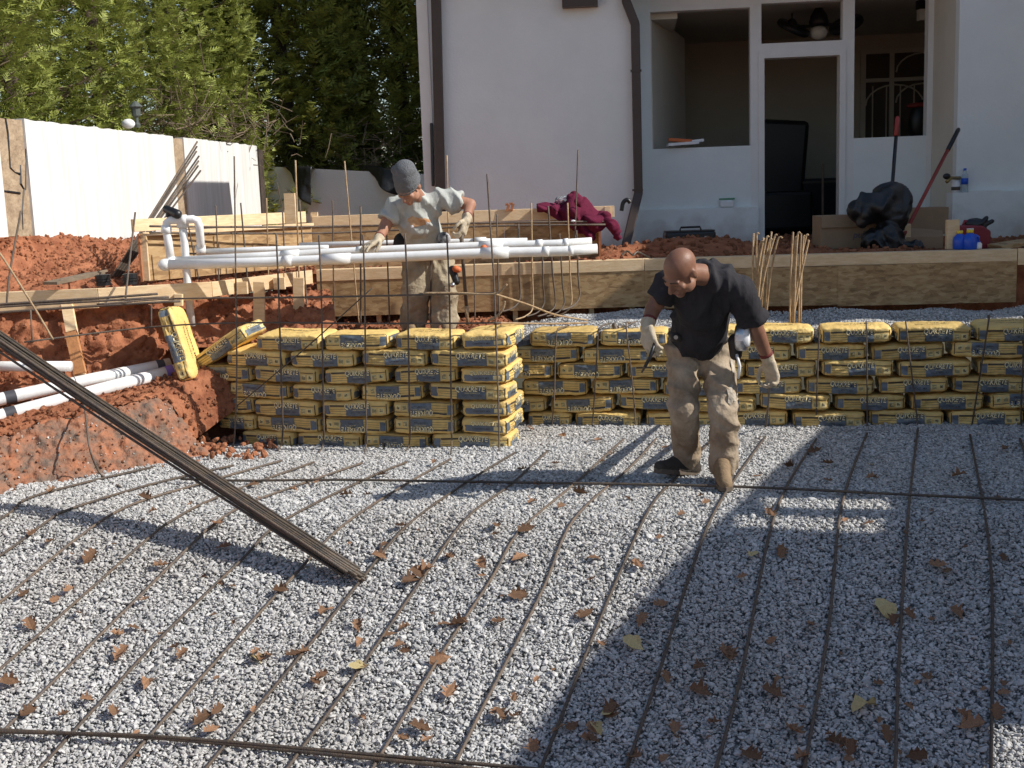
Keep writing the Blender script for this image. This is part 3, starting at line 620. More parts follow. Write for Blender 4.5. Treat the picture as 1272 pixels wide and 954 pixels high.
# things in the room
fan = thing('ceiling_fan', 'dark twin-head ceiling fan with round white lamp inside the porch', 'fan', hp(hs(1017, 40)[0], -1.2, 2.6))
def ip(px, py, d=-1.2): q = PPL(px, py, H0+hn*d, hn); return q
c = ip(1017, 22); MB().tube([Vector((c.x, c.y, HT+1.0)), c], .02, 8).build('rod', 'black', fan)
MB().lathe(c+Vector((0, 0, -.10)), [(.10, 0), (.115, .05), (.10, .12), (.05, .2), (.03, .26)], 14).build('motor', 'black', fan, True)
MB().ell(c+Vector((0, 0, -.17)), (.105, .105, .085)).build('globe', 'globe', fan, True)
MB().tube([ip(984, 34), ip(1050, 29)], .018, 8).build('arm', 'black', fan)
for px, py, tl in ((984, 38, -.42), (1052, 34, .42)):
    q = ip(px, py); h = MB().lathe(q, [(.19, 0), (.205, .02), (.205, .05), (.19, .07)], 18, Matrix.Rotation(-tl, 3, 'Y') @ Matrix.Rotation(.35, 3, 'X')).build('fan_head', 'black', fan, True)
    m = MB().ell(q+Vector((0, 0, .06)), (.06, .06, .085)); m.tube([q, q+Vector((0, 0, .2))], .012, 6); m.build('pivot', 'black', fan)
wl = thing('wall_lamp', 'small boxy wall lamp seen high inside the right window', 'lamp', ip(1146, 20, -1.0))
q = ip(1146, 5, -1.0); MB().box(q, (.12, .12, .12)).build('mount', 'black', wl); MB().box(ip(1146, 17, -1.0), (.10, .10, .15)).build('shade', 'globe', wl)
rc = thing('recliner', 'tall black upholstered chair inside the doorway', 'chair', ip(966, 290, -2.2))
q = ip(970, 215, -2.4); MB().box(q+Vector((0, 0, .0)), (.62, .18, 1.35), Matrix.Rotation(.08, 3, 'Y')).build('backrest', 'black', rc, bevel=.06); MB().box(ip(972, 262, -2.1), (.66, .6, .5)).build('seat', 'black', rc, bevel=.05)
tb = thing('low_cabinet', 'dark low cabinet behind the doorway', 'cabinet', ip(1018, 290, -2.5)); MB().box(ip(1018, 262, -2.6), (.85, .4, .85)).build('body', 'black', tb, bevel=.02); MB().box(ip(1018, 217+9, -2.6), (.9, .45, .03)).build('top', 'roomdark', tb)
single('broomstick', 'thin wooden stick standing inside the doorway', 'stick', MB().tube([ip(1022, 290, -1.0), ip(1022, 203, -1.2)], .014, 6), 'twig', ip(1022, 290, -1.0))
hg = thing('garment', 'dark jacket with red collar hanging inside the right window', 'jacket', ip(1146, 150, -2.0)); MB().ell(ip(1146, 152, -2.0), (.18, .1, .28)).build('body', 'black', hg, True); MB().ell(ip(1142, 131, -2.0), (.16, .09, .04)).build('collar', 'redh', hg, True)
# small things on the sills
sx = thing('snack_box', 'opened printed snack carton on the left window sill', 'carton', hpx(850, 183, -.05))
q = hpx(848, 180, -.02); MB().box(q+Vector((0, 0, .012)), (.34, .18, .03), Matrix.Rotation(-.04, 3, 'Y')).build('tray', 'white', sx); MB().box(q+Vector((-.03, .0, .05)), (.25, .12, .035), Matrix.Rotation(.1, 3, 'Y')).build('lid', 'orange', sx); MB().box(q+Vector((.13, 0, .035)), (.2, .1, .03), Matrix.Rotation(-.1, 3, 'Y')).build('flap', 'white', sx)
bgg = thing('screw_bag', 'small clear bag with green seal on the plinth below the window', 'bag', hpx(903, 258, .04)); q = hpx(903, 258, .04)+Vector((0, 0, .045)); MB().box(q, (.15, .05, .085)).build('pouch', 'white', bgg, bevel=.02); MB().box(q+Vector((0, 0, .052)), (.17, .03, .018)).build('seal', 'green', bgg)
spg = thing('garden_tap', 'brass garden tap on the porch side wall', 'tap', hpx(1188, 222, DW)); m = MB(); m.tube([hpx(1194, 221, DW-.03), hpx(1181, 221, DW+.12), hpx(1176, 226, DW+.16)], .018, 7); m.build('spout', 'brass', spg, True); MB().ell(hpx(1176, 219, DW+.15), (.04, .02, .03)).build('handle', 'black', spg, True)
wb = thing('water_bottle', 'clear water bottle with blue label on the wing ledge', 'bottle', hpx(1198, 239, DW+.05)); q = hpx(1198, 239.5, DW+.055)
MB().lathe(q, [(.03, 0), (.034, .01), (.034, .15), (.028, .18), (.014, .21), (.014, .225)], 12).build('body', 'water', wb, True); MB().lathe(q+Vector((0, 0, .085)), [(.0355, 0), (.0355, .06)], 12).build('label_band', 'bluep', wb, True); MB().lathe(q+Vector((0, 0, .222)), [(.016, 0), (.016, .022)], 10).build('cap', 'bluep', wb)
cn = thing('paint_can', 'small white tin beside the tap on the wing ledge', 'tin', hpx(1187, 240, DW+.05)); q = hpx(1187, 240, DW+.05); MB().lathe(q, [(.042, 0), (.042, .10), (.03, .11), (.03, .125)], 12).build('body', 'white', cn, True); MB().lathe(q+Vector((0, 0, .03)), [(.0435, 0), (.0435, .035)], 12).build('label_band', 'roomdark', cn, True)

# ================================================================== BOARD FORMS
def board(parent, a, b, ht=.089, th=.038, name='board', mt='lumber', top=True):
    """a,b: top front edge ends"""
    a = Vector(a); b = Vector(b); d = (b-a).normalized(); n = d.cross(Vector((0, 0, 1))).normalized()      # towards the viewer
    off = -n*th/2 - Vector((0, 0, ht/2)); return MB().beam(a+off, b+off, th, ht).build(name, mt, parent, bevel=.003)
def panel(parent, a, b, z0, z1, th=.012, mt='osb', inset=.0, nsplit=1):
    a = Vector(a); b = Vector(b); d = (b-a).normalized(); n = d.cross(Vector((0, 0, 1))).normalized()
    for k in range(nsplit):
        p = a.lerp(b, k/nsplit); q = a.lerp(b, (k+1)/nsplit)-d*(.004 if k < nsplit-1 else 0)
        c = (p+q)/2 - n*(th/2+inset); c.z = (z0+z1)/2
        MB().beam(Vector((p.x, p.y, c.z))-n*(th/2+inset), Vector((q.x, q.y, c.z))-n*(th/2+inset), th, z1-z0).build('sheet', mt, parent)
# long front form
fa, fb, fc = P(392, 327, 10.0), P(800, 318+2, 9.93), P(1264, 309.5, 9.55)
for v_ in (fa, fb, fc): v_.z = 1.125
form = thing('board_form', 'long pine and strand-board form edging the terrace behind the bags', 'formwork', (fa.x, fa.y, .7))
board(form, fa, fb, .095); board(form, fb+Vector((.004, 0, 0)), fc, .095)
board(form, fc+Vector((.004, 0, .003)), fc+Vector((.5, -.25, .003)), .13)
panel(form, fa, fb, .735, 1.03, inset=.006, nsplit=1); panel(form, fb, P(1040, 400, 9.7), .715, 1.028, inset=.004); q = P(1040, 400, 9.7); panel(form, q, Vector((fc.x, fc.y, 0)), .705, 1.03, inset=.0, nsplit=1)
tp = MB()   # plank laid flat behind the edge
for a, b in ((fa, fb), (fb, fc)): tp.beam(a+Vector((0, .115, -.021)), b+Vector((0, .115, -.021)), .14, .036)
tp.build('cap_plank', 'lumber', form)
for px in (470, 560, 640, 735, 785):
    q = P(px, 385, 10.02); MB().box((q.x, q.y+.06, .80), (.04, .09, .45)).build('stake', 'lumber', form)
# upper form (raised wall) behind the pipes
ua, ub = P(387, 266, 10.7), P(763, 256, 10.75); ua.z = ub.z = 1.555
uf = thing('upper_form', 'raised strand-board form with pine rail behind the man in the beanie', 'formwork', (ua.x, ua.y, 1.1))
board(uf, ua, ub, .10); panel(uf, ua, Vector((ub.x-.13, ub.y, 0)), 1.06, 1.452, inset=.004, nsplit=3)
MB().box((ub.x-.06, ub.y+.1, 1.50), (.05, .22, .10)).build('block', 'lumber', uf); MB().box((ua.x+.02, ua.y+.03, 1.36), (.06, .04, .46)).build('stake', 'lumber', uf); MB().box((ua.x-.20, ua.y+.06, 1.42), (.09, .04, .40)).build('stake', 'lumber', uf)
MB().box((ub.x-.14, ub.y-.01, 1.25), (.02, .14, .40)).build('end_strip', 'osbedge', uf)
# sunlit left form, turned towards the sun
la, lc = P(171, 265.5, 9.2), P(386, 267, 10.62); la.z = lc.z = 1.60
lf = thing('sunlit_form', 'sunlit strand-board form with pine rail beside the white U-pipe', 'formwork', (la.x, la.y, 1.1))
lo = Vector((-.05, .05, 0)); board(lf, la+lo, lc+lo, .095)
l2 = P(174, 283, 9.2); l3 = lc.copy(); panel(lf, Vector((l2.x, l2.y, 0)), Vector((l3.x, l3.y, 0)), 1.13, 1.49, th=.018, nsplit=2)
d_ = (Vector((l3.x, l3.y, 0))-Vector((l2.x, l2.y, 0))).normalized()
MB().beam(Vector((l2.x, l2.y, 1.485))+Vector((.02, -.012, 0)), Vector((l3.x, l3.y, 1.485))+Vector((.02, -.012, 0)), .012, .03).build('batten', 'lumber', lf); MB().box((l2.x+.015, l2.y+.01, 1.31), (.05, .03, .35)).build('batten', 'lumber', lf)
MB().box((l2.x-.012, l2.y-.0, 1.31), (.016, .05, .36)).build('sheet_edge', 'osbedge', lf)
MB().box(P(361, 262, 10.5), (.09, .06, .3)).build('stake', 'lumber', lf)
# lower rail along the cut face
ra, rb_, rc_, rd_ = P(-60, 366, 8.55), P(120, 352.5, 8.62), P(262, 345, 8.9), P(388, 336, 9.95)
for v_ in (ra, rb_, rc_, rd_): v_.z = 1.128
rl = thing('rail_form', 'pine rail form along the top of the red clay cut', 'formwork', (rb_.x, rb_.y, .8))
board(rl, ra, rb_, .14); board(rl, rb_+Vector((.004, 0, 0)), rc_, .125); board(rl, rc_+Vector((.004, .003, 0)), rd_, .11)
for px, py0, py1, Y, w_, mt in ((322, 350, 402, 9.2, .085, 'lumber'), (371, 345, 402, 9.55, .085, 'lumber'), (236, 352, 372, 8.88, .05, 'lumber'), (222, 365, 380, 8.8, .06, 'lumber'), (161, 370, 376, 8.6, .05, 'lumber')):
    a = P(px, py0, Y); b = P(px, py1, Y); MB().beam(b, a, .04, w_, Vector((1, 0, 0))).build('stake', mt, rl, bevel=.003)
a, b = P(83, 376, 8.60), P(99, 466, 8.38); MB().beam(b, a, .035, .075, Vector((1, 0, 0))).build('stake', 'lumber', rl)
m = MB(); q = [P(84, 420, 8.49), P(92, 420, 8.49), P(101, 462, 8.39), P(104, 465, 8.39)]
MB().beam(P(100, 464, 8.36), P(88, 412, 8.46), .04, .078, Vector((1, 0, 0))).build('stake_tip', 'stake', rl)
for px, Y in ((300, 9.15), (347, 9.5)):
    a = P(px, 340, Y); MB().box((a.x, a.y-.02, 1.06), (.085, .05, .09)).build('block', 'lumber', rl)
single('offcut', 'orange splintered stake offcut lying by the thin pipe', 'stake', MB().beam(P(-20, 458, 8.3), P(-4, 425, 8.4), .03, .05), 'stake', P(-10, 440, 8.3))
single('board_offcut', 'weathered board offcuts lying across the pine rail', 'board', MB().beam(P(62, 352, 8.55), P(122, 339, 8.95), .14, .02).beam(P(70, 350, 8.62), P(128, 337, 9.0), .10, .018, Vector((0, .25, 1))), 'twig', P(90, 346, 8.7))
for px, lab in ((128, 'black plastic coupling lying flat on the rail'), (162, 'black ribbed coupling standing at the foot of the leaning bars')):
    q = P(px, 347, 8.82); q.z = 1.135; t = thing('coupling', lab, 'coupling', q)
    MB().lathe(q, [(.055, 0), (.055, .02), (.05, .022), (.05, .045), (.055, .047), (.055, .075), (.045, .08)], 14).build('body', 'black', t); MB().lathe(q+Vector((0, 0, .03)), [(.058, 0), (.058, .012)], 14).build('ring', 'black', t)

# ================================================================== PVC PIPES
def pipe_px(pts, r): return MB().tube([P(*p) for p in pts], r, 14)
mf = thing('pipe_manifold', 'white plastic pipe manifold carried in front of the man in the beanie', 'pipework', P(420, 330, 8.9))
def pp(name, pts, r, mt='pvc'): return MB().tube([P(*p) for p in pts], r, 16).build(name, mt, mf, True)
def coll(a, b, r, mt='pvc', name='coupling'): MB().tube([P(*a), P(*b)], r, 16).build(name, mt, mf, True)
pp('main_pipe', [(206, 329, 8.80), (330, 325.5, 8.78), (420, 322, 8.76), (520, 318, 8.72), (612, 314, 8.70), (700, 312, 8.72), (742, 309, 8.72)], .036)
MB().ell(P(205, 329, 8.80), (.05, .045, .045)).build('end_cap', 'pvc', mf, True); coll((352, 324.5, 8.775), (363, 324, 8.77), .0415); coll((400, 322.5, 8.76), (436, 321.2, 8.755), .0415); coll((598, 314.8, 8.705), (632, 313.6, 8.70), .0425); coll((674, 312.6, 8.71), (682, 312.4, 8.71), .0375); coll((706, 311.8, 8.72), (712, 311.4, 8.72), .0375)
pp('return_pipe', [(216, 324, 8.95), (330, 318, 8.95), (420, 313, 8.95), (520, 308.5, 8.92), (612, 305, 8.9), (690, 303, 8.9), (735, 300, 8.9)], .031)
coll((350, 317, 8.95), (372, 316, 8.95), .037); coll((444, 312, 8.945), (452, 311.6, 8.94), .037); coll((596, 305.8, 8.905), (625, 304.6, 8.9), .0375); coll((666, 303.6, 8.9), (674, 303.4, 8.9), .0365); coll((700, 302.4, 8.9), (706, 302, 8.9), .0365)
pp('feed_pipe', [(247, 313, 9.1), (330, 310, 9.15), (400, 308, 9.2), (408, 308, 9.2)], .023); pp('feed_pipe', [(372, 305, 9.6), (470, 302, 9.7), (580, 300, 9.7), (655, 299, 9.7)], .023); coll((588, 299.6, 9.68), (604, 299.2, 9.68), .031)
# U of risers
pp('riser', [(213, 327, 8.93), (209, 300, 8.93), (206.5, 285, 8.93), (207, 277, 8.93), (211, 273.5, 8.93), (228, 273, 8.93), (240, 272.3, 8.93), (245, 274, 8.94), (247.5, 281, 8.95), (249, 300, 9.0), (250, 313, 9.08)], .030)
pp('riser', [(226, 274, 8.95), (229, 300, 8.96), (231, 330, 8.97), (234, 360, 8.97), (238, 405, 8.97)], .029)
for a, b in (((206.5, 290, 8.93), (206.8, 280, 8.93)), ((211, 320, 8.93), (213, 328, 8.93)), ((224, 273.2, 8.93), (232, 272.8, 8.93)), ((248.8, 306, 9.03), (250, 314, 9.08)), ((233.6, 352, 8.97), (235, 364, 8.97))): coll(a, b, .0375)
MB().tube([P(226, 273, 8.95), P(227, 283, 8.95)], .041, 14).build('tee', 'pvc', mf, True)
cb = thing('dark_clamp', 'black plastic fitting perched on top of the U-pipe', 'fitting', P(213, 270, 8.93)); MB().cap(P(207, 260, 8.95), P(220, 266, 8.9), .03, .035).build('body', 'black', cb, True); MB().tube([P(209, 270, 8.93), P(209, 262, 8.93)], .02, 10).build('neck', 'black', cb)
single('tape_wrap', 'orange tag tied to the return pipe', 'tag', MB().ell(P(601, 309, 8.86), (.025, .03, .03)), 'orange', P(601, 309, 8.86))
for lab, pts, r, ink in (('lower white drain pipe with purple primer end on the clay ledge', [(-70, 536, 7.75), (0, 517, 7.9), (110, 488, 8.25), (222, 459, 8.62)], .046, 'purple'), ('upper white drain pipe lying behind the purple-ended one', [(-70, 512, 7.93), (0, 496, 8.03), (110, 472, 8.38), (211, 452, 8.70)], .044, 'pvcdark')):
    t = thing('drain_pipe', lab, 'pipe', P(*pts[1])); tb_ = MB().tube([P(*p) for p in pts], r, 16).build('tube', 'pvc', t, True)
    e0, e1 = P(*pts[-2]), P(*pts[-1]); d = (e1-e0).normalized()
    MB().tube([e1-d*.10, e1-d*.045], r+.0012, 16, False).build('primer_band', ink, t, True).parent = tb_; f0 = P(*pts[1]); g0 = P(*pts[2]); d0 = (g0-f0).normalized()
    MB().tube([f0+d0*.03, f0+d0*.1], r+.0012, 16, False).build('print_band', 'pvcdark', t, True).parent = tb_; MB().tube([f0+d0*.50, f0+d0*.505], r+.001, 16, False).build('seam_mark', 'pvcdark', t, True).parent = tb_
    MB().tube([e1-d*.003, e1+d*.0005], r*.86, 16).build('bore_shade_disc', 'pvcdark', t).parent = tb_  # dark disc on the closed end paints the shade inside the pipe
single('stub_pipe', 'short white pipe sticking out of the cut face', 'pipe', MB().tube([P(-60, 455, 8.32), P(88, 455, 8.22)], .036, 14), 'pvc', P(40, 455, 8.3), True)

# ================================================================== CONCRETE BAGS
BL, BW, BT, PN = .54, .33, .113, 9.0
def bagsurf(p, sd):
    """unit superellipsoid point -> bag surface point with slumps and creases"""
    x, y, z = p; a, b, c = BL/2, BW/2, BT/2
    k = 1-.12*abs(x)**9
    q = Vector((x*a, y*b, z*c*k + (.006*noise.noise(Vector((x*1.2+sd, y, 7))) )))
    n = .009*noise.noise(Vector((x*2.2, y*2.2+sd*3, z*1.6))) + .006*noise.noise(Vector((x*6+sd, y*5, z*3))) + .004*noise.noise(Vector((x*13, y*9+sd, z*6)))
    dr = Vector((x*.3, y, z*.55)); return q + dr*n
def superpt(x, y, z):
    m = max(abs(x), abs(y), abs(z)); s = (abs(x)**PN+abs(y)**PN+abs(z)**PN)**(1/PN); return (x/s*m, y/s*m, z/s*m)
def bag_body(sd):
    nx, ny, nz = 30, 16, 14; v = []; f = []
    def face(fu, nu, nv):
        o = len(v)
        for j in range(nv+1):
            for i in range(nu+1): v.append(bagsurf(superpt(*fu(-1+2*i/nu, -1+2*j/nv)), sd))
        for j in range(nv):
            for i in range(nu): f.append((o+j*(nu+1)+i, o+j*(nu+1)+i+1, o+(j+1)*(nu+1)+i+1, o+(j+1)*(nu+1)+i))
    face(lambda u, w_: (u, -1, w_), nx, nz); face(lambda u, w_: (-u, 1, w_), nx, nz); face(lambda u, w_: (u, w_, 1), nx, ny); face(lambda u, w_: (u, -w_, -1), nx, ny)
    face(lambda u, w_: (1, u, w_), ny, nz); face(lambda u, w_: (-1, -u, w_), ny, nz)
    bm = bmesh.new(); vs = [bm.verts.new(p) for p in v]
    for q in f: bm.faces.new([vs[i] for i in q])
    bmesh.ops.remove_doubles(bm, verts=bm.verts, dist=1e-4); me = bpy.data.meshes.new('bag'); bm.to_mesh(me); bm.free()
    me.polygons.foreach_set('use_smooth', [True]*len(me.polygons)); me.materials.append(M['bag']); return me
def side_pt(u, w_, side, sd, lift):
    """print coordinates on a side face: u,w_ in -1..1"""
    u = max(-.985, min(.985, u)); w_ = max(-.97, min(.97, w_)); h = (max(1e-4, 1-abs(u)**PN-abs(w_)**PN))**(1/PN)
    if side == 'front': p, n = (u, -h, w_), Vector((0, -1, 0))
    elif side == 'back': p, n = (-u, h, w_), Vector((0, 1, 0))
    elif side == 'end': p, n = (h, u, w_), Vector((1, 0, 0))
    elif side == 'endl': p, n = (-h, -u, w_), Vector((-1, 0, 0))
    else: p, n = (u, w_, h), Vector((0, 0, 1))
    return bagsurf(p, sd) + n*lift
def text_mesh(s, size, bold=0., shear=.0):
    cu = bpy.data.curves.new('t', 'FONT'); cu.body = s; cu.size = size; cu.offset = bold; cu.shear = shear; cu.align_x = 'CENTER'; cu.align_y = 'CENTER'; cu.resolution_u = 3
    ob = bpy.data.objects.new('t', cu); COL.objects.link(ob); dg = bpy.context.evaluated_depsgraph_get(); me = bpy.data.meshes.new_from_object(ob.evaluated_get(dg))
    bpy.data.objects.remove(ob); vs = [v.co.copy() for v in me.vertices]; fs = [tuple(p.vertices) for p in me.polygons]; bpy.data.meshes.remove(me); return vs, fs
BRAND = text_mesh('QUIKRETE', 1, .02, .22); BRANDO = text_mesh('QUIKRETE', 1, .055, .22); MIX = text_mesh('CONCRETE MIX', 1, .012); HS_ = text_mesh('HIGH STRENGTH', 1, .01); EIGHTY = text_mesh('80', 1, .03)
def put_text(mb, T_, u0, w0, su, sw, side, sd, lift):
    mb.add([side_pt(u0+p.x*su, w0+p.y*sw, side, sd, lift) for p in T_[0]], T_[1])
def put_rect(mb, ua, ub, wa, wb_, side, sd, lift):
    nu = max(2, int(abs(ub-ua)*12)); nv = max(2, int(abs(wb_-wa)*6)); v = []; f = []
    for j in range(nv+1):
        for i in range(nu+1): v.append(side_pt(ua+(ub-ua)*i/nu, wa+(wb_-wa)*j/nv, side, sd, lift))
    for j in range(nv):
        for i in range(nu): f.append((j*(nu+1)+i, j*(nu+1)+i+1, (j+1)*(nu+1)+i+1, (j+1)*(nu+1)+i))
    mb.add(v, f)
def bag_prints(sd):
    blue, dark, let, pale = MB(), MB(), MB(), MB()
    for side in ('front', 'back'):
        put_rect(blue, -.92, -.76, -.62, .50, side, sd, .0028)
        put_rect(blue, -.26, .48, -.82, .50, side, sd, .0028)
        for wz in (-.55, -.25, .02, .30): put_rect(dark, -.74, -.22, wz, wz+.035, side, sd, .0026)
        put_rect(dark, -.74, -.28, .36, .52, side, sd, .0026); put_rect(dark, -.92, .92, -.90, -.85, side, sd, .0026); put_rect(dark, .50, .92, .30, .38, side, sd, .0026); put_rect(dark, -.95, -.93, -.8, .8, side, sd, .0026); put_rect(dark, .925, .945, -.8, .6, side, sd, .0026)
        put_rect(pale, .52, .66, -.58, .12, side, sd, .0028); put_rect(pale, .71, .88, -.58, .12, side, sd, .0028)
        for k in range(5): put_rect(dark, .535+k*.025, .547+k*.025, -.5, .02, side, sd, .0034)
        put_text(dark, EIGHTY, .795, -.2, .085, .45, side, sd, .0034)
        put_text(dark, MIX, .13, -.42, .068, .30, side, sd, .0034); put_text(pale, HS_, .13, -.10, .05, .18, side, sd, .0034)
        put_text(dark, BRANDO, .06, .34, .162, .92, side, sd, .0036); put_text(let, BRAND, .06, .36, .162, .92, side, sd, .0048)
    for side in ('end', 'endl'):
        put_rect(blue, -.80, .80, -.68, .16, side, sd, .0028); put_rect(pale, .42, .72, -.5, .02, side, sd, .0034)
        put_text(dark, BRANDO, .0, .36, .25, .72, side, sd, .0036); put_text(let, BRAND, .0, .38, .25, .72, side, sd, .0048); put_text(dark, MIX, -.1, -.3, .10, .3, side, sd, .0034)
    put_text(dark, MIX, .0, .2, .16, .22, 'top', sd, .003); put_text(dark, HS_, .0, -.25, .12, .16, 'top', sd, .003)
    out = []
    for nm, mb, mt in (('label_panel', blue, 'bagblue'), ('fine_print', dark, 'bagdark'), ('pale_print', pale, 'bagpale'), ('lettering', let, 'letter')):
        me = bpy.data.meshes.new(nm); me.from_pydata([tuple(p) for p in mb.v], [], mb.f); me.materials.append(M[mt]); me.polygons.foreach_set('use_smooth', [True]*len(me.polygons)); out.append((nm, me))
    return out
BAGS = [(bag_body(i*1.37+.3), bag_prints(i*1.37+.3)) for i in range(7)]
ORD = ['', 'first', 'second', 'third', 'fourth', 'fifth', 'sixth', 'seventh', 'eighth', 'ninth', 'tenth']
brnd = random.Random(3); bagn = 0
def bag(center, rotm, label, group, sx=1.):
    global bagn
    body, prints = BAGS[bagn % 7]; bagn += 1
    o = bpy.data.objects.new('concrete_bag', body); COL.objects.link(o); tag(o, label, 'bag', group)
    o.matrix_world = Matrix.Translation(center) @ rotm.to_4x4() @ Matrix.Diagonal((sx, 1, 1, 1))
    for nm, me in prints:
        c = bpy.data.objects.new(nm, me); COL.objects.link(c); c.parent = o; c['kind'] = 'stuff'
    return o
FLIP = Matrix.Rotation(math.pi, 3, 'Y')
def rowbags(rows, dz, locate, zbase, wallname, group, endname, jit=.012):
    for r, row in enumerate(rows):
        z = zbase + (r+.5)*dz; nrow = len(row)
        for k, (a, b, fl_) in enumerate(row):
            pa, ta = locate(a, z); pb, tb = locate(b, z); c = (pa+pb)/2; u = (pb-pa); L = u.length; u.normalize(); n = Vector((u.y, -u.x, 0))
            crs = ('bottom' if r == 0 else 'top' if r == len(rows)-1 else ORD[r+1])
            lab = f'{ORD[min(10, nrow-k)]} bag from the {endname}, {crs} course of the {wallname}' + (', print upside down' if fl_ == 1 else '')
            yaw = math.atan2(u.y, u.x) + brnd.gauss(0, .02); tl = brnd.gauss(0, .016)
            if fl_ == 2:                                  # bag laid endways: its short end shows
                rm = Matrix.Rotation(yaw+math.pi/2, 3, 'Z') @ Matrix.Rotation(math.pi, 3, 'Z') @ Matrix.Rotation(tl, 3, 'X'); dep = BL/2; sx = 1.
                c2 = c - n*(dep+brnd.uniform(-.008, .014))
            else:
                rm = Matrix.Rotation(yaw, 3, 'Z') @ Matrix.Rotation(tl, 3, 'Y') @ Matrix.Rotation(brnd.gauss(.02, .03), 3, 'X'); sx = min(1.12, max(.6, L/BL*.96)); c2 = c - n*(BW/2+brnd.uniform(-.016, .022))
                if fl_ == 1: rm = rm @ FLIP
            c2.z = z + brnd.uniform(-.003, .003); bag(c2, rm, lab, group, sx)
def locR(px, z):
    # pixel column on the wall face at height z
    y = 470; q = None
    for _ in range(4):
        q = PPL(px, y, RB0, rn); y += (q.z-z)*178
    return Vector((q.x, q.y, 0)), 0
RROWS = [
 [(656, 708, 0), (712, 797, 0), (800, 890, 0), (893, 981, 0), (983, 1077, 0), (1079, 1176, 0), (1178, 1275, 0), (1277, 1370, 0)],
 [(600, 680, 0), (682, 764, 1), (767, 855, 0), (858, 941, 0), (943, 1034, 0), (1036, 1128, 0), (1130, 1225, 0), (1228, 1320, 1)],
 [(646, 731, 1), (733, 820, 1), (822, 908, 0), (910, 998, 0), (1000, 1089, 0), (1091, 1181, 0), (1183, 1280, 0), (1282, 1370, 0)],
 [(606, 688, 1), (691, 775, 1), (777, 868, 0), (870, 922, 0), (924, 1016, 0), (1019, 1112, 0), (1114, 1209, 0), (1214, 1310, 0)],
 [(636, 720, 1), (722, 809, 1), (811, 896, 1), (898, 985, 0), (987, 1078, 0), (1081, 1176, 0), (1181, 1276, 1), (1279, 1370, 0)],
 [(656, 742, 1), (744, 831, 1), (834, 922, 0), (925, 1013, 0), (1018, 1110, 0), (1112, 1209, 0), (1213, 1310, 0)]]
for rr_ in RROWS:
    while rr_[-1][1] < 1440: rr_.append((rr_[-1][1]+2, rr_[-1][1]+100, 0))
rowbags(RROWS, .1195, locR, -.01, 'long bag wall', 'bags in the long wall behind the bald man', 'right end')
LS = smoothpts(LPTS, 8)
def locL(px, z):
    best = None
    for i in range(len(LS)-1):
        for t in (0, .25, .5, .75):
            q = LS[i].lerp(LS[i+1], t); v = Vector((q.x, q.y, z))-CAM; x = CX+FPX*v.dot(Rv)/v.dot(Fv)
            if best is None or abs(x-px) < best[0]: best = (abs(x-px), q)
    return Vector((best[1].x, best[1].y, 0)), 0
LROWS = [
 [(296, 363, 0), (365, 447, 0), (449, 531, 1), (534, 633, 0)],
 [(267, 313, 0), (314, 396, 1), (398, 482, 1), (485, 567, 1), (569, 632, 2)],
 [(263, 313, 1), (314, 396, 0), (398, 482, 0), (485, 567, 1), (569, 632, 2)],
 [(236, 278, 0), (280, 358, 1), (360, 442, 0), (444, 527, 1), (530, 632, 0)],
 [(236, 310, 1), (312, 397, 0), (399, 481, 0), (484, 566, 0), (569, 632, 2)],
 [(277, 354, 0), (357, 444, 0), (446, 530, 0), (533, 633, 0)],
 [(313, 398, 0), (400, 485, 1), (487, 567, 0), (569, 632, 2)]]
rowbags(LROWS, .1155, locL, -.02, 'short bag stack', 'bags in the short stack below the pipes', 'corner end')
# two loose bags at the bank end of the stack
c = P(283, 429, 8.72); bag(c, Matrix.Rotation(-.35, 3, 'Z') @ Matrix.Rotation(-.52, 3, 'Y') @ Matrix.Rotation(.12, 3, 'X'), 'tilted bag slumped on the bank end of the short bag stack', None)
bx = Vector((.27, -.12, -.95)).normalized(); by = Vector((.02, .99, .0)); by = (by-bx*by.dot(bx)).normalized(); bz = bx.cross(by)
c = P(226, 427, 8.60); bag(c, Matrix((bx, by, bz)).transposed(), 'bag standing on end against the bank beside the white pipe', None)

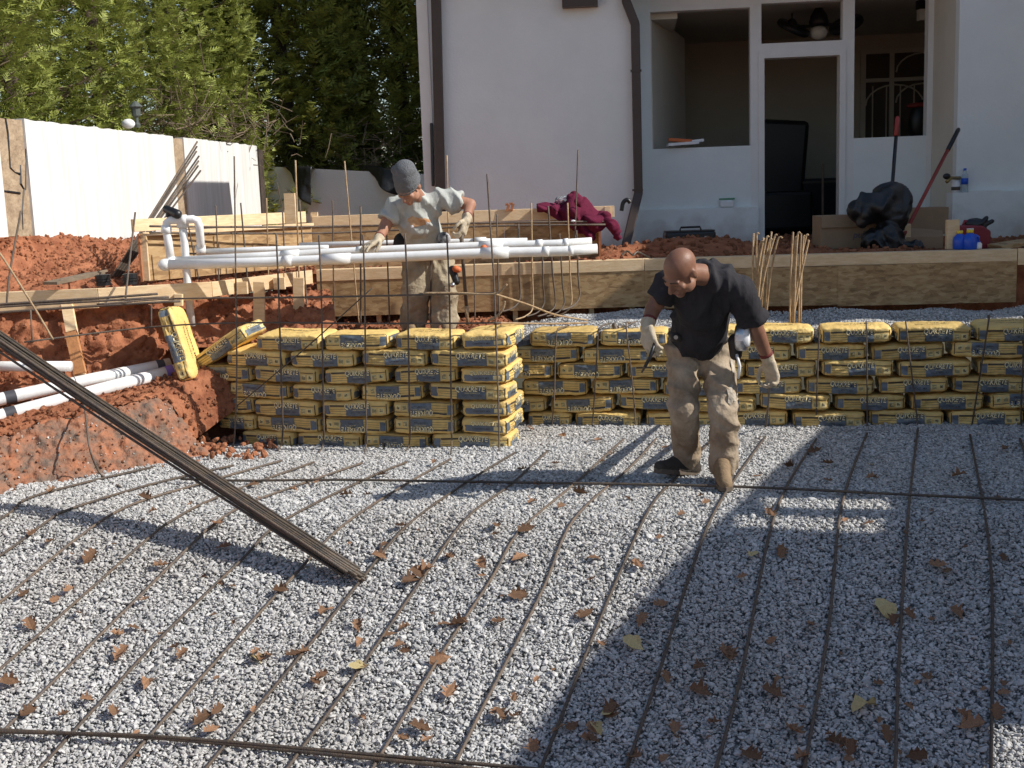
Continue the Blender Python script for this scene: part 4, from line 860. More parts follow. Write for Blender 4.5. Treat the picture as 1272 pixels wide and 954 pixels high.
# ================================================================== REINFORCING BARS
def bar(pts, label, group, r=.0075, mt='rebar', sm=5, name='rebar', n=6):
    pts = smoothpts(pts, sm) if sm and len(pts) > 2 else pts
    return single(name, label, 'rebar', MB().tube(pts, r, n), mt, pts[0], True, group=group)
GF = 'bars laid lengthwise on the gravel'
FL = [[(-110, 700), (0, 645), (33, 620), (103, 600), (190, 580)], [(-90, 740), (0, 690), (55, 650), (85, 633), (186, 602), (290, 578)], [(-70, 805), (0, 748), (90, 673), (156, 630), (251, 600), (350, 572)], [(-60, 885), (0, 831), (171, 680), (216, 645), (276, 615), (390, 574)],
      [(-50, 960), (10, 902), (231, 683), (261, 655), (302, 628), (377, 600), (450, 575)], [(-10, 1020), (50, 954), (191, 801), (297, 698), (347, 650), (443, 600), (505, 574)], [(90, 1030), (151, 954), (282, 806), (367, 713), (423, 655), (498, 605), (560, 570)], [(190, 1040), (256, 954), (372, 816), (448, 721), (503, 655), (578, 600), (640, 562)],
      [(305, 1030), (357, 954), (433, 851), (523, 721), (578, 645), (634, 602), (680, 560)], [(415, 1030), (463, 954), (543, 821), (609, 721), (645, 660), (712, 602), (775, 545)], [(520, 1040), (563, 954), (598, 882), (640, 801), (677, 726), (712, 646), (783, 580), (815, 545)], [(630, 1050), (672, 954), (728, 812), (768, 716), (806, 633), (840, 593), (885, 545)],
      [(745, 1040), (778, 954), (818, 837), (853, 726), (889, 633), (951, 542)], [(860, 1040), (889, 954), (921, 837), (962, 641), (1014, 545)], [(980, 1040), (999, 954), (1029, 781), (1045, 631), (1077, 538)], [(1105, 1040), (1112, 954), (1117, 812), (1128, 641), (1140, 533)], [(1231, 1040), (1231, 954), (1233, 791), (1228, 671), (1205, 540)]]
for li, L in enumerate(FL):
    k = li-7; lab = 'lengthwise floor bar just under the foot of the bar bundle' if k == 0 else f'lengthwise floor bar, {ORD[abs(k)]} from the bundle foot towards the {"broad shadow" if k > 0 else "clay bank"}'
    bar([PG(q_.x, q_.y, .024) for q_ in smoothpts([(x, y, 0) for x, y in L], 7)], lab, GF, .0074, sm=0)
bar([PG(1272+k, y, .02) for k, y in ((60, 980), (40, 800), (30, 660), (-5, 545))], 'lengthwise floor bar, tenth from the bundle foot towards the broad shadow', GF, .0085)
bar([PG(x, y, .036) for x, y in ((-60, 902), (0, 907), (200, 917), (400, 936), (560, 952), (700, 968))], 'dark cross bar lying over the lengthwise bars on the slope', None, .009, 'rebardark')
bar([PG(x, y, .045) for x, y in ((-60, 904), (0, 909), (180, 914), (400, 932), (560, 946), (760, 964))], 'second dark cross bar lapped beside the one on the slope', None, .008, 'rebardark')
bar([PG(x, y, .036) for x, y in ((225, 595), (300, 597), (430, 596), (620, 599), (760, 601), (900, 604), (1000, 608), (1120, 614), (1300, 622))], 'dark cross bar lying on the gravel shelf at the bald man\'s feet', None, .0085, 'rebardark')
# uprights before the long wall, bent back over its top
GU = 'uprights before the long bag wall'
def wallfront(px, z, off=.05):
    p, _ = locR(px, z); return Vector((p.x, p.y, z)) + rn*off
def locRy(px, py, off=.05):
    return PPL(px, py, RB0+rn*off, rn)
for L in ([(672, 548), (683, 540), (688, 500), (690, 433), (692, 411)], [(728, 545), (735, 536), (739, 480), (743, 416), (745, 408)], [(788, 545), (790, 535), (785, 470), (778, 406)], [(1004, 560), (1012, 552), (1015, 480), (1018, 401)], [(1074, 545), (1077, 536), (1077, 470), (1076, 399)], [(1136, 545), (1140, 530), (1132, 460), (1125, 399)], [(1196, 552), (1205, 540), (1215, 480), (1228, 399)], [(1262, 552), (1267, 545), (1270, 470), (1273, 399)], [(836, 540), (834, 480), (831, 408)]):
    ui = sorted((690, 743, 782, 832, 1017, 1077, 1130, 1215, 1270), key=lambda q_: abs(q_-L[-1][0]))[0]; ui = (690, 743, 782, 832, 1017, 1077, 1130, 1215, 1270).index(ui)+1
    pts = [locRy(x, y) for x, y in L]; pts[0] = PG(L[0][0], L[0][1]+4, .02)
    if L[1][0] < 800 or L[-1][0] > 1200: pts += [pts[-1]-rn*.10+Vector((.02, 0, .012)), pts[-1]-rn*.26+Vector((.05, 0, .006))]
    bar(pts, f'{ORD[ui]} upright on the long bag wall, counted from the short stack', GU, .0060)
bar([PG(943, 545, .02), locRy(951, 531, .06), P(955, 490, 7.6), P(956.5, 458, 7.15)][::-1], 'bar pulled upright by the bald man\'s glove', None, .007)
# mesh standing before the short stack
def stackfront(px, py, off=.10):
    o = Vector((.03, 7.92, 0)); u = (Vector((-1.33, 8.23, 0))-o).normalized(); n = Vector((-u.y, u.x, 0)); n = n if n.y < 0 else -n
    return PPL(px, py, o+n*off, n)
GV = 'mesh uprights before the short bag stack'
for ui, L in enumerate(([(258, 566), (277, 561), (290, 552), (294, 470), (293, 360), (291, 194)], [(345, 560), (351, 540), (349, 460), (346, 360), (343, 290)], [(396, 562), (402, 545), (401, 470), (399, 360), (396, 292)], [(453, 562), (455, 545), (454, 470), (453, 360), (451, 292)], [(504, 560), (509, 545), (508, 470), (506, 360), (503, 290)], [(560, 564), (561, 545), (560, 470), (558, 360), (555, 292)], [(620, 560), (620, 545), (618, 470), (614, 360), (609, 280), (605, 216)])):
    pts = [stackfront(x, y) for x, y in L]; pts[0] = PG(L[0][0], L[0][1], .02); bar(pts, f'mesh upright before the short bag stack, {ORD[7-ui]} from its corner', GV, .0060)
bar([P(120, 378, 8.2), stackfront(220, 371), stackfront(400, 369), stackfront(614, 364)], 'upper cross bar of the mesh in front of the short bag stack', None, .0068); bar([P(30, 425, 8.1), stackfront(180, 407), stackfront(300, 401), stackfront(480, 402), stackfront(622, 401)], 'lower cross bar of the mesh in front of the short bag stack', None, .0062)
bar([stackfront(x, y, .12) for x, y in ((526, 364), (570, 364), (614, 365), (630, 353))], 'short bar with kinked end tied to the mesh corner', None, .007, 'rebarlit')
bar([stackfront(614, 365, .09), P(655, 378, 8.5), P(690, 391, 8.9), P(730, 398, 9.2)], 'rusty bar bending from the mesh corner down into the backfill', None, .0075, 'rebarlit'); bar([stackfront(607, 398, .09), stackfront(618, 392, .09), stackfront(625, 383, .09), stackfront(627, 374, .09)], 'short bent bar end hooked at the mesh corner', None, .008, 'rebarlit')
bar([P(612, 401, 8.1), P(680, 402, 8.7), P(730, 401, 8.9)], 'rusty bar lying from the mesh corner onto the backfill', None, .007, 'rebarlit')
bar([stackfront(x, y, .03) for x, y in ((462, 358), (380, 432), (290, 508))], 'thin dark tie wire slanting across the short bag stack', None, .0045, 'rebardark', name='tie_wire')
# uprights behind the pipes
GB = 'uprights standing among the pipes'; ORD += ['eleventh', 'twelfth', 'thirteenth', 'fourteenth', 'fifteenth', 'sixteenth', 'seventeenth', 'eighteenth', 'nineteenth', 'twentieth', 'twenty-first', 'twenty-second', 'twenty-third']
UPX = [373, 258, 274, 312, 335, 383, 357, 415, 446, 448, 484, 535, 558, 590, 620, 646, 662, 676, 690, 701, 710, 720, 714]; UPO = [ORD[sorted(UPX).index(q)+1] for q in UPX]
for i, (x0, y0, x1, y1, Y) in enumerate(((373, 400, 367, 199, 9.6), (258, 405, 233, 275, 9.2), (274, 405, 268, 255, 9.3), (312, 400, 299, 252, 9.5), (335, 404, 331, 246, 9.7), (383, 405, 372, 249, 9.7), (357, 400, 351, 262, 9.8), (415, 404, 413, 249, 9.7), (446, 404, 428, 200, 9.9), (448, 402, 448, 256, 9.3), (484, 402, 480, 284, 9.4), (535, 402, 535, 287, 9.3), (558, 330, 555, 193, 10.5), (590, 398, 588, 254, 9.6), (620, 396, 617, 266, 9.8), (646, 386, 644, 278, 9.7), (662, 396, 660, 252, 9.9), (676, 392, 673, 300, 9.9), (690, 392, 681, 256, 9.9), (701, 392, 695, 290, 9.9), (710, 392, 705, 252, 9.9), (720, 384, 716, 286, 9.9), (714, 300, 718, 186, 10.5))):
    pts = [P(x0, y0, Y), P(x0*.6+x1*.4, y0*.6+y1*.4, Y), P(x1, y1, Y)]
    if 640 < x0 < 722 and Y < 10: pts = [P(x0-22, y0+1, Y-.25), P(x0-8, y0-4, Y-.1), P(x0, y0-16, Y)]+pts[1:]
    bar(pts, f'thin upright behind the pipe manifold, {UPO[i]} from the U-pipe', GB, .0062 if i % 3 else .007, 'rebar' if i % 4 else 'rebarlit')
for y0, y1, Y, lab in ((280, 275, 10.45, 'upper of two cross bars along the raised form'), (288, 279, 10.4, 'lower of two cross bars along the raised form')): bar([P(186, y0+1, 9.15), P(300, y0+2, 9.8), P(420, y0+1, Y), P(600, y1+2, Y), P(752, y1, Y+.1)], lab, None, .0085)
bar([P(228, 315, 9.15), P(330, 315, 9.2), P(390, 312, 9.2)], 'dark cross bar tied between the U-pipe and the manifold', None, .0075, 'rebardark')
# bars on the left bank
for k, (y0, y1, lab) in enumerate(((378, 365, 'topmost of the bars lying along the pine rail'), (381, 369, 'middle of the bars lying along the pine rail'), (388, 374, 'lowest of the bars lying along the pine rail'))): bar([P(-60, y0+5, 8.3), P(0, y0, 8.32), P(120, (y0+y1)/2-1, 8.4), P(196+k*14, y1, 8.5)], lab, None, .0095, 'rebar')
bar([P(8, 382, 8.4), P(12, 340, 8.45), P(26, 262, 8.6)], 'bar standing on the bank in front of the cracked concrete strip', None, .008); bar([P(-15, 300, 8.0), P(0, 315, 8.0), P(40, 378, 7.95), P(66, 422, 7.9)], 'bar slanting down across the left bank', None, .0075, 'rebarlit'); bar([P(156, 372, 8.5), P(158, 350, 8.6), P(168, 264, 9.0)], 'bar standing at the end of the sunlit form', None, .008)
bar([P(104, 500, 7.9), P(107, 520, 7.6), P(112, 560, 7.4), PG(126, 590, .02), PG(150, 605, .02)], 'bar hanging from the pipes down to the gravel', None, .0065); bar([P(38, 385, 8.2), P(40, 425, 8.15)], 'short stub of bar beside the slanting bar', None, .006); bar([P(188, 378, 8.45), P(188, 415, 8.4)], 'short stub of bar beside the upended bag', None, .006)
# bars leaning on the white wall behind the sunlit form
lbn = thing('leaning_bars', 'bunch of bars leaning against the white wall behind the sunlit form', 'rebar', P(150, 345, 9.3))
for k in range(7):
    a = P(140+k*1.6, 343, 9.35+.015*k); b = P(245-(k % 3)*1.2+k*.7, 176+k*6., 10.6+.03*(k % 2)); MB().tube([a, b], .0085, 6).build('bar', 'rebardark' if k % 2 else 'rebar', lbn, True)
# the heavy bundle resting on the slope
bd = thing('rebar_bundle', 'heavy bundle of dark bars slanting down onto the gravel slope', 'rebar', PG(450, 716))
e0 = PG(448, 716, .05); e1 = P(0, 418, 7.1); dv = (e1-e0).normalized(); far_ = e0+dv*(e1-e0).length*1.55; sdv = dv.cross(Vector((0, 0, 1))).normalized(); upv = sdv.cross(dv)
brd = random.Random(5)
for k in range(16):
    i, j = k % 6, k//6; o0 = sdv*((i-2.5)*.0185+(j % 2)*.009) + upv*(j*.0155-.02); o1 = sdv*((i-2.5)*.026+brd.gauss(0, .010)) + upv*(j*.02-.02+brd.gauss(0, .010))
    s0 = brd.uniform(-.03, .09); pts = [e0+o0+dv*s0, (e0+far_)/2+(o0+o1)/2+upv*(-.02), far_+o1]
    MB().tube(smoothpts(pts, 5), .0074, 7).build('bar', 'rebar' if k % 5 == 2 else 'rebardark', bd, True)
# bunches of cut dowels behind the long wall
for lab, xs, xb, yb, dq in (('fan of cut tan dowel bars by the bald man\'s shoulder', (936, 940, 944, 948, 952, 955, 958, 962, 966, 950), 940, 405, 1.), ('upright bunch of cut tan dowel bars standing on the bag wall', (985, 988, 991, 995, 998, 1001, 1004), 986, 404, .5)):
    t = thing('dowel_bunch', lab, 'rebar', P(xb, yb, 8.62)); rr = random.Random(len(xs))
    for k, x in enumerate(xs):
        Y = 8.62+rr.uniform(0, .14); b = P(xb+rr.uniform(-7, 7)+(k*.6), yb-rr.uniform(0, 5), Y); tp_ = P(x, 291+rr.uniform(0, 13), Y+.05); mdp = b.lerp(tp_, .6)+Vector((-.012*dq, 0, 0))
        MB().tube(smoothpts([b, mdp, tp_, tp_+Vector((.018*dq*(k % 3), 0, .012))], 4), .0068, 6).build('dowel', 'rebarlit', t, True)

# ================================================================== PEOPLE
def remesh(mb, voxel, smooth=4, disp=None):
    me = bpy.data.meshes.new('r'); me.from_pydata([tuple(p) for p in mb.v], [], mb.f)
    o = bpy.data.objects.new('r', me); COL.objects.link(o)
    r = o.modifiers.new('r', 'REMESH'); r.mode = 'VOXEL'; r.voxel_size = voxel
    if smooth: s = o.modifiers.new('s', 'SMOOTH'); s.factor = .5; s.iterations = smooth
    dg = bpy.context.evaluated_depsgraph_get(); out = bpy.data.meshes.new_from_object(o.evaluated_get(dg)); bpy.data.objects.remove(o)
    if disp:
        ns = [v.normal.copy() for v in out.vertices]
        for v, n in zip(out.vertices, ns): v.co = v.co + n*disp(v.co)
        out.update()
    return out
def rpart(name, mb, material, parent, voxel, smooth=4, disp=None):
    me = remesh(mb, voxel, smooth, disp); inv = parent.matrix_world.inverted(); me.transform(inv)
    return link(name, me, material, parent, True)
def basis(fwd, up):
    """columns: x = right of the figure's own left-hand side in view, -y = face, z = up"""
    y = -Vector(fwd).normalized(); z = Vector(up); z = (z-y*z.dot(y)).normalized(); x = y.cross(z); return Matrix((x, y, z)).transposed()
def head(mb, c, rot, k=1.):
    def q(x, y, z): return c + rot @ (Vector((x, y, z))*k)
    def e(x, y, z, r, rr=None): mb.ell(q(x, y, z), [a*k for a in r], rot if rr is None else rot @ rr, 20, 14)
    e(0, .018, .035, (.077, .097, .085)); e(0, -.028, -.035, (.061, .064, .078)); e(0, -.010, -.06, (.058, .06, .05)); e(0, -.068, -.098, (.028, .024, .021))
    mb.cap(q(0, -.088, .012), q(0, -.113, -.030), .008*k, .0145*k)
    for s in (-1, 1):
        e(s*.013, -.100, -.034, (.009, .010, .008)); e(s*.043, -.066, -.022, (.024, .022, .02)); e(s*.050, -.02, -.07, (.02, .04, .03))
        mb.cap(q(s*.012, -.088, .024), q(s*.048, -.074, .022), .0105*k, .009*k)
        e(s*.079, .016, -.008, (.010, .022, .034), Matrix.Rotation(-s*.35, 3, 'Z')); e(s*.083, .010, -.008, (.007, .012, .02), Matrix.Rotation(-s*.35, 3, 'Z'))
        e(s*.031, -.074, .002, (.014, .012, .010))
    mb.cap(q(-.02, -.088, -.064), q(.02, -.088, -.064), .0075*k, .0075*k); mb.cap(q(-.016, -.087, -.076), q(.016, -.087, -.076), .008*k, .008*k)
def face_parts(parent, c, rot, k=1., brows=True):
    def q(x, y, z): return c + rot @ (Vector((x, y, z))*k)
    for s in (-1, 1):
        MB().cap(q(s*.021, -.0835, -.006), q(s*.041, -.0815, -.006), .002*k, .0018*k).build('eye', 'hair', parent, True)
        if brows: MB().cap(q(s*.016, -.0965, .030), q(s*.048, -.0815, .029), .0026*k, .0016*k).build('eyebrow', 'hair', parent, True)
    MB().cap(q(-.019, -.0925, -.070), q(.019, -.0925, -.070), .0045*k, .0045*k).build('lips', 'lip', parent, True)
def hand(mb, w_, fwd, palm, side, curl=.8, spread=1., thumb=.6, k=1.):
    """w_: wrist, fwd: along the hand, palm: palm normal, side=+1 thumb towards palm x fwd"""
    f = Vector(fwd).normalized(); p = Vector(palm); p = (p-f*p.dot(f)).normalized(); t = p.cross(f)*side
    def q(a, b, c): return w_ + (f*a + t*b + p*c)*k
    mb.cap(q(-.03, 0, 0), q(.02, 0, 0), .030*k, .030*k, ax=p, k=.75)
    for b in (-.028, -.01, .01, .028): mb.cap(q(.01, b*.7, 0), q(.082, b, 0), .020*k, .0165*k)
    for b, L in ((.033, .070), (.011, .080), (-.011, .074), (-.032, .058)):
        pos = q(.085, b*1.02*spread, 0); ang = curl*.45
        for seg, fr in ((0, .45), (1, .32), (2, .25)):
            d = f*math.cos(ang)+p*math.sin(ang); nx = pos + d*(L*fr)*k; mb.cap(pos, nx, (.0115-.001*seg)*k, (.0105-.001*seg)*k, n=10); pos = nx; ang += curl*.75
    a = q(.018, .030, .006); b_ = a + (f*.55+t*.75*spread+p*.35*thumb).normalized()*.038*k; c_ = b_ + (f*.8+t*.1+p*.75*thumb).normalized()*.034*k; d_ = c_ + (f*.75-t*.25+p*.8*thumb).normalized()*.026*k
    mb.cap(a, b_, .0165*k, .0135*k, n=10); mb.cap(b_, c_, .013*k, .0115*k, n=10); mb.cap(c_, d_, .0115*k, .010*k, n=10)

def drape(base, amp, a, b, freq, seed=0.):
    def d(p):
        m_ = max(0., min(1., .5+1.6*noise.noise(p*4+Vector((seed, 3, 1)))))
        return base(p) + amp*m_*(1-abs(math.sin(.5*freq*(a*p.x+b*p.z)+3.2*noise.noise(p*3.5+Vector((0, seed, 0)))))*1.3)
    return d
def folds(amp, sc_=9., stretch=(1, 1, 1), seed=0.):
    s = Vector(stretch)
    def d(p):
        q = Vector((p.x*s.x, p.y*s.y, p.z*s.z))*sc_ + Vector((seed, 0, 0)); w_ = noise.noise(q*.5)*1.6
        return amp*(1-abs(noise.noise(q+Vector((w_, w_*.6, w_*.3)))*2.2))*.8 - amp*.12
    return d

# ---------------- bald man in black T-shirt, stepping and stooping
bm_ = thing('person', 'bald man in black T-shirt and dusty khaki trousers stooping as he steps over gravel', 'person', PG(897, 603))
J = dict(
 pel=P(871, 432, 6.92), wst=P(868, 416, 6.88), chest=P(872, 378, 6.66), nb=P(876.5, 342, 6.50), head=P(845, 338, 6.36),
 shR=P(831, 352, 6.60), elR=P(811, 384, 6.60), wrR=P(803.5, 407, 6.52),
 shL=P(919, 361, 6.54), elL=P(942, 416, 6.66), wrL=P(955, 449, 6.72),
 hipR=P(851, 438, 6.92), knR=P(849, 505, 6.80), anR=P(853, 568, 6.98),
 hipL=P(889, 440, 6.93), knL=P(899, 512, 6.72), anL=P(899, 581, 6.80))
b = MB(); hrot = basis(Vector((-.60, -.34, -.72)), Vector((-.30, -.50, .80)))
head(b, J['head'], hrot, 1.02)
b.cap(J['nb'], J['head']+hrot @ Vector((0, .035, -.05)), .062, .055); b.cap(J['nb'], J['chest'], .06, .09); b.cap(J['chest'], J['pel'], .095, .09)
b.cap(J['shR'], J['chest'], .05, .08); b.cap(J['shL'], J['chest'], .05, .08); b.cap(J['shR'], J['nb'], .045, .05); b.cap(J['shL'], J['nb'], .045, .05)
for s in ('R', 'L'):
    b.cap(J['sh'+s], J['el'+s], .056, .044); b.cap(J['el'+s], J['wr'+s], .045, .030)
    b.cap(J['hip'+s], J['kn'+s], .082, .058); b.cap(J['kn'+s], J['an'+s], .055, .042)
b.cap(J['anR'], P(845, 581, 6.95), .04, .03); b.cap(J['anL'], PG(899, 600, .012)+Vector((0, .05, .05)), .038, .03)
rpart('body', b, 'skinA', bm_, .0075, 3)
face_parts(bm_, J['head'], hrot, 1.02)
# shirt
s = MB()
s.cap(J['chest']+Vector((.01, .02, .03)), J['wst']+Vector((0, .02, -.035)), .150, .150, flat1=True, n=24); s.cap(J['nb']+Vector((.0, .02, .0)), J['chest'], .080, .15)
s.ell(P(891, 345, 6.62), (.12, .10, .085), Matrix.Rotation(.35, 3, 'Y')); s.cap(J['shR']+Vector((.03, 0, 0)), J['chest'], .074, .12); s.cap(J['shL']+Vector((-.03, 0, 0)), J['chest'], .078, .12); s.cap(J['shR'], J['nb'], .066, .066); s.cap(J['shL'], J['nb'], .068, .07)
for a, c2, r0, r1, fr in (('shR', 'elR', .071, .074, .62), ('shL', 'elL', .076, .083, .66)):
    s.cap(J[a], J[a].lerp(J[c2], fr), r0, r1, flat1=True, n=24)
s.cap(J['chest'].lerp(J['wst'], .5)+Vector((.05, .05, 0)), J['wst']+Vector((.085, .05, -.075)), .10, .085, flat1=True, n=24)
rpart('tshirt', s, 'tee_black', bm_, .009, 3, drape(folds(.02, 9., (1, .7, .45), 3.), .017, .7, -.7, 70., 4.))
# trousers
def trousers(mb, hip, kn, an, rs):
    mb.cap(hip, kn, rs[0], rs[1], n=24); mb.cap(kn, an, rs[1], rs[2], flat1=True, n=24)
    d = (an-kn).normalized(); mb.cap(an-d*.10, an-d*.06, rs[2]*1.12, rs[2]*1.12, n=20); mb.cap(an-d*.05, an-d*.02, rs[2]*1.17, rs[2]*1.15, n=20)
t = MB(); trousers(t, J['hipR'], J['knR'], J['anR'], (.096, .082, .066)); trousers(t, J['hipL'], J['knL'], J['anL'], (.096, .081, .068))
t.cap(J['hipR']+Vector((.0, .0, .01)), J['hipL']+Vector((.0, 0, .01)), .108, .108, n=24); t.cap(J['pel']+Vector((-.06, 0, -.01)), J['wst']+Vector((-.04, .01, .015)), .10, .115, flat1=True, n=24); t.cap(J['pel']+Vector((.06, 0, -.01)), J['wst']+Vector((.04, .01, .015)), .10, .115, flat1=True, n=24)
tro = rpart('trousers', t, 'khaki', bm_, .008, 2, drape(folds(.016, 10., (1.1, 1.1, .7), 11.), .014, .55, .85, 65., 6.))
# torn flap with bright lining
# belt, pouch, tape
c = J['wst']+Vector((0, .015, -.012)); bt = MB(); n = 28
ring = [c+Vector((math.cos(a)*.158, math.sin(a)*.128, .02*math.cos(a)*-1)) for a in [2*math.pi*k/n for k in range(n+1)]]
bt.tube(ring, .02, 6, False); bt.build('belt', 'leather', bm_, True)
MB().cap(P(838, 419, 6.75), P(842, 419, 6.74), .026, .026).build('tape_holder', 'leather', bm_, True); MB().lathe(P(839.5, 419, 6.715), [(.012, 0), (.012, .004)], 12, Matrix.Rotation(math.pi/2, 3, 'X')).build('rivet', 'steel', bm_)
tw = MB().lathe(P(921, 419, 6.62), [(.01, -.03), (.058, -.03), (.066, -.02), (.066, .02), (.058, .03), (.02, .03)], 20, Matrix.Rotation(1.15, 3, 'Z') @ Matrix.Rotation(math.pi/2, 3, 'X') @ Matrix.Diagonal((.75, 1.15, 1)).to_3x3()); tw = tw.build('wire_reel', 'steel', bm_, True)
MB().lathe(P(923, 419, 6.60), [(.01, -.032), (.045, -.034), (.045, .034), (.01, .034)], 20, Matrix.Rotation(1.15, 3, 'Z') @ Matrix.Rotation(math.pi/2, 3, 'X') @ Matrix.Diagonal((.75, 1.15, 1)).to_3x3()).build('reel_face', 'white', bm_, True).parent = tw
MB().cap(P(914, 424, 6.70), P(914, 440, 6.70), .045, .035).build('pouch', 'leather', bm_, True)
MB().tube([P(915, 440, 6.66), P(919, 455, 6.64), P(917, 470, 6.66)], .008, 6).build('strap', 'white', bm_, True)
# gloves and tool
def glove(parent, J_, key, fwd, palm, side, **kw):
    g = MB(); hand(g, J_['wr'+key], fwd, palm, side, **kw); d = (J_['wr'+key]-J_['el'+key]).normalized()
    g.cap(J_['wr'+key]-d*.05, J_['wr'+key]+d*.01, .040, .034, flat0=True, n=18); go_ = rpart('glove', g, 'glove', parent, .0045, 2)
    cu_ = MB().tube([J_['wr'+key]-d*.062, J_['wr'+key]-d*.045], .0395, 16).build('cuff', 'cuff', parent, True); cu_.parent = go_
glove(bm_, J, 'R', P(809, 432, 6.45)-J['wrR'], P(840, 425, 6.6)-J['wrR'], 1, curl=.75, k=1.12)
glove(bm_, J, 'L', P(960, 470, 6.72)-J['wrL'], P(925, 455, 6.6)-J['wrL'], -1, curl=1.15, k=1.12)
pl = thing('pliers', 'dark tying pliers held in the bald man\'s glove', 'pliers', P(812, 432, 6.45))
MB().tube([P(814, 424, 6.44), P(808, 442, 6.42), P(801, 456, 6.42)], [.008, .010, .009], 8).build('handle', 'black', pl, True); MB().tube([P(817, 427, 6.47), P(806, 446, 6.43), P(797, 463, 6.42)], [.007, .010, .005], 8).build('jaw', 'rebardark', pl, True)
# shoes
def shoe(parent, heel, toe, up, mt, w_=.042, hgt=.07, k=1.):
    d = (toe-heel); L = d.length; d.normalize(); u = Vector(up); u = (u-d*u.dot(d)).normalized(); g = MB()
    g.cap(heel+u*.035, heel+d*L*.45+u*.035, .042*k, .044*k); g.cap(heel+d*L*.4+u*.034, toe-d*.045+u*.028, .045*k, .036*k); g.cap(heel+d*.02+u*.04, heel+d*.03+u*(hgt+.06), .045*k, .05*k); g.cap(heel+d*.05+u*.10, heel+d*L*.65+u*.04, .04*k, .035*k)
    me = rpart('shoe', g, mt, parent, .007, 3)
    sl = MB(); sd_ = d.cross(u); outl = [(-.035, 0), (-.02, .034), (.08, .036), (L*.62, .047), (L-.03, .036), (L, 0), (L-.03, -.036), (L*.62, -.047), (.08, -.036), (-.02, -.034)]
    n = len(outl); v = [heel+d*a+sd_*b_*k+u*z for z in (-.008, .022) for a, b_ in outl]; sl.add(v, [tuple(range(n-1, -1, -1)), tuple(range(n, 2*n))]+[(i, (i+1) % n, n+(i+1) % n, n+i) for i in range(n)])
    sl.build('sole', 'sole', parent, bevel=.004).parent = me
    for j in range(3):
        q = heel+d*(L*(.45+.09*j))+u*(.088-.014*j); MB().tube([q-sd_*.028, q+u*.004, q+sd_*.028], .004, 5).build('lace', 'rebarlit', parent, True).parent = me
shoe(bm_, P(861, 588, 7.00), P(812, 585.5, 6.86), Vector((0, 0, 1)), 'shoe_d', k=1.1); hl = PG(899, 599, .030); shoe(bm_, hl+Vector((.0, .07, 0)), hl+Vector((-.02, -.19, -.004)), Vector((0, 0, 1)), 'shoe_t', hgt=.01, k=1.1)

# ---------------- man in grey beanie leaning over the pipes
gm = thing('person', 'man in grey beanie and pale grey T-shirt leaning over the white pipes', 'person', P(530, 404, 9.35))
K = dict(
 pel=P(532, 322, 9.42), wst=P(528, 305, 9.38), chest=P(519, 273, 9.22), nb=P(521, 249, 9.10), head=P(507, 232, 8.96),
 shR=P(490, 257, 9.16), elR=P(477, 284, 9.10), wrR=P(469, 299, 8.93),
 shL=P(549, 247, 9.16), elL=P(584, 254, 9.16), wrL=P(579, 274, 8.99),
 hipR=P(519, 328, 9.42), knR=P(517, 366, 9.36), anR=P(514, 402, 9.42), hipL=P(546, 328, 9.42), knL=P(552, 366, 9.32), anL=P(552, 402, 9.36))
b = MB(); hr2 = basis(Vector((-.34, -.56, -.75)), Vector((-.16, -.50, .85)))
head(b, K['head'], hr2, 1.)
b.cap(K['nb'], K['head']+hr2 @ Vector((0, .03, -.05)), .058, .052); b.cap(K['nb'], K['chest'], .058, .09); b.cap(K['chest'], K['pel'], .095, .09)
b.cap(K['shR'], K['chest'], .05, .08); b.cap(K['shL'], K['chest'], .05, .08); b.cap(K['shR'], K['nb'], .045, .048); b.cap(K['shL'], K['nb'], .045, .048)
for s_ in ('R', 'L'):
    b.cap(K['sh'+s_], K['el'+s_], .054, .046); b.cap(K['el'+s_], K['wr'+s_], .044, .031)
    b.cap(K['hip'+s_], K['kn'+s_], .08, .058); b.cap(K['kn'+s_], K['an'+s_], .055, .04); b.cap(K['an'+s_], K['an'+s_]+Vector((-.02, -.15, -.04)), .04, .035)
rpart('body', b, 'skinB', gm, .0078, 3); face_parts(gm, K['head'], hr2, 1., False)
def hq(x, y, z): return K['head'] + hr2 @ Vector((x, y, z))
g = MB(); g.ell(hq(0, .018, .045), (.094, .112, .09), hr2, 20, 14); g.ell(hq(0, .03, .085), (.094, .105, .085), hr2, 20, 14); g.ell(hq(.012, .045, .14), (.082, .082, .055), hr2 @ Matrix.Rotation(.25, 3, 'Y'), 18, 12); g.ell(hq(-.062, .03, .145), (.03, .035, .032), hr2); g.ell(hq(.06, .05, .125), (.035, .045, .04), hr2)
bn_ = rpart('beanie', g, 'beanie', gm, .007, 3, folds(.004, 7., (1, 1, .5)))
MB().tube([hq(math.cos(a)*.087, .018+math.sin(a)*.108, .026+.008*math.sin(a)) for a in [2*math.pi*k/24 for k in range(25)]], .010, 8, False).build('hat_band', 'beanie', gm, True).parent = bn_
s = MB()
s.cap(K['chest']+Vector((0, .02, .03)), K['wst']+Vector((0, .0, -.03)), .150, .142, flat1=True, n=24); s.cap(K['nb']+Vector((-.0, .015, -.012)), K['chest'], .088, .15)
s.cap(K['shR']+Vector((.03, 0, 0)), K['chest'], .07, .12); s.cap(K['shL']+Vector((-.03, 0, 0)), K['chest'], .07, .12); s.cap(K['shR'], K['nb'], .06, .062); s.cap(K['shL'], K['nb'], .062, .062)
s.cap(K['shR'], K['shR'].lerp(K['elR'], .62), .070, .080, flat1=True, n=24); s.cap(K['shL'], K['shL'].lerp(K['elL'], .66), .070, .080, flat1=True, n=24)
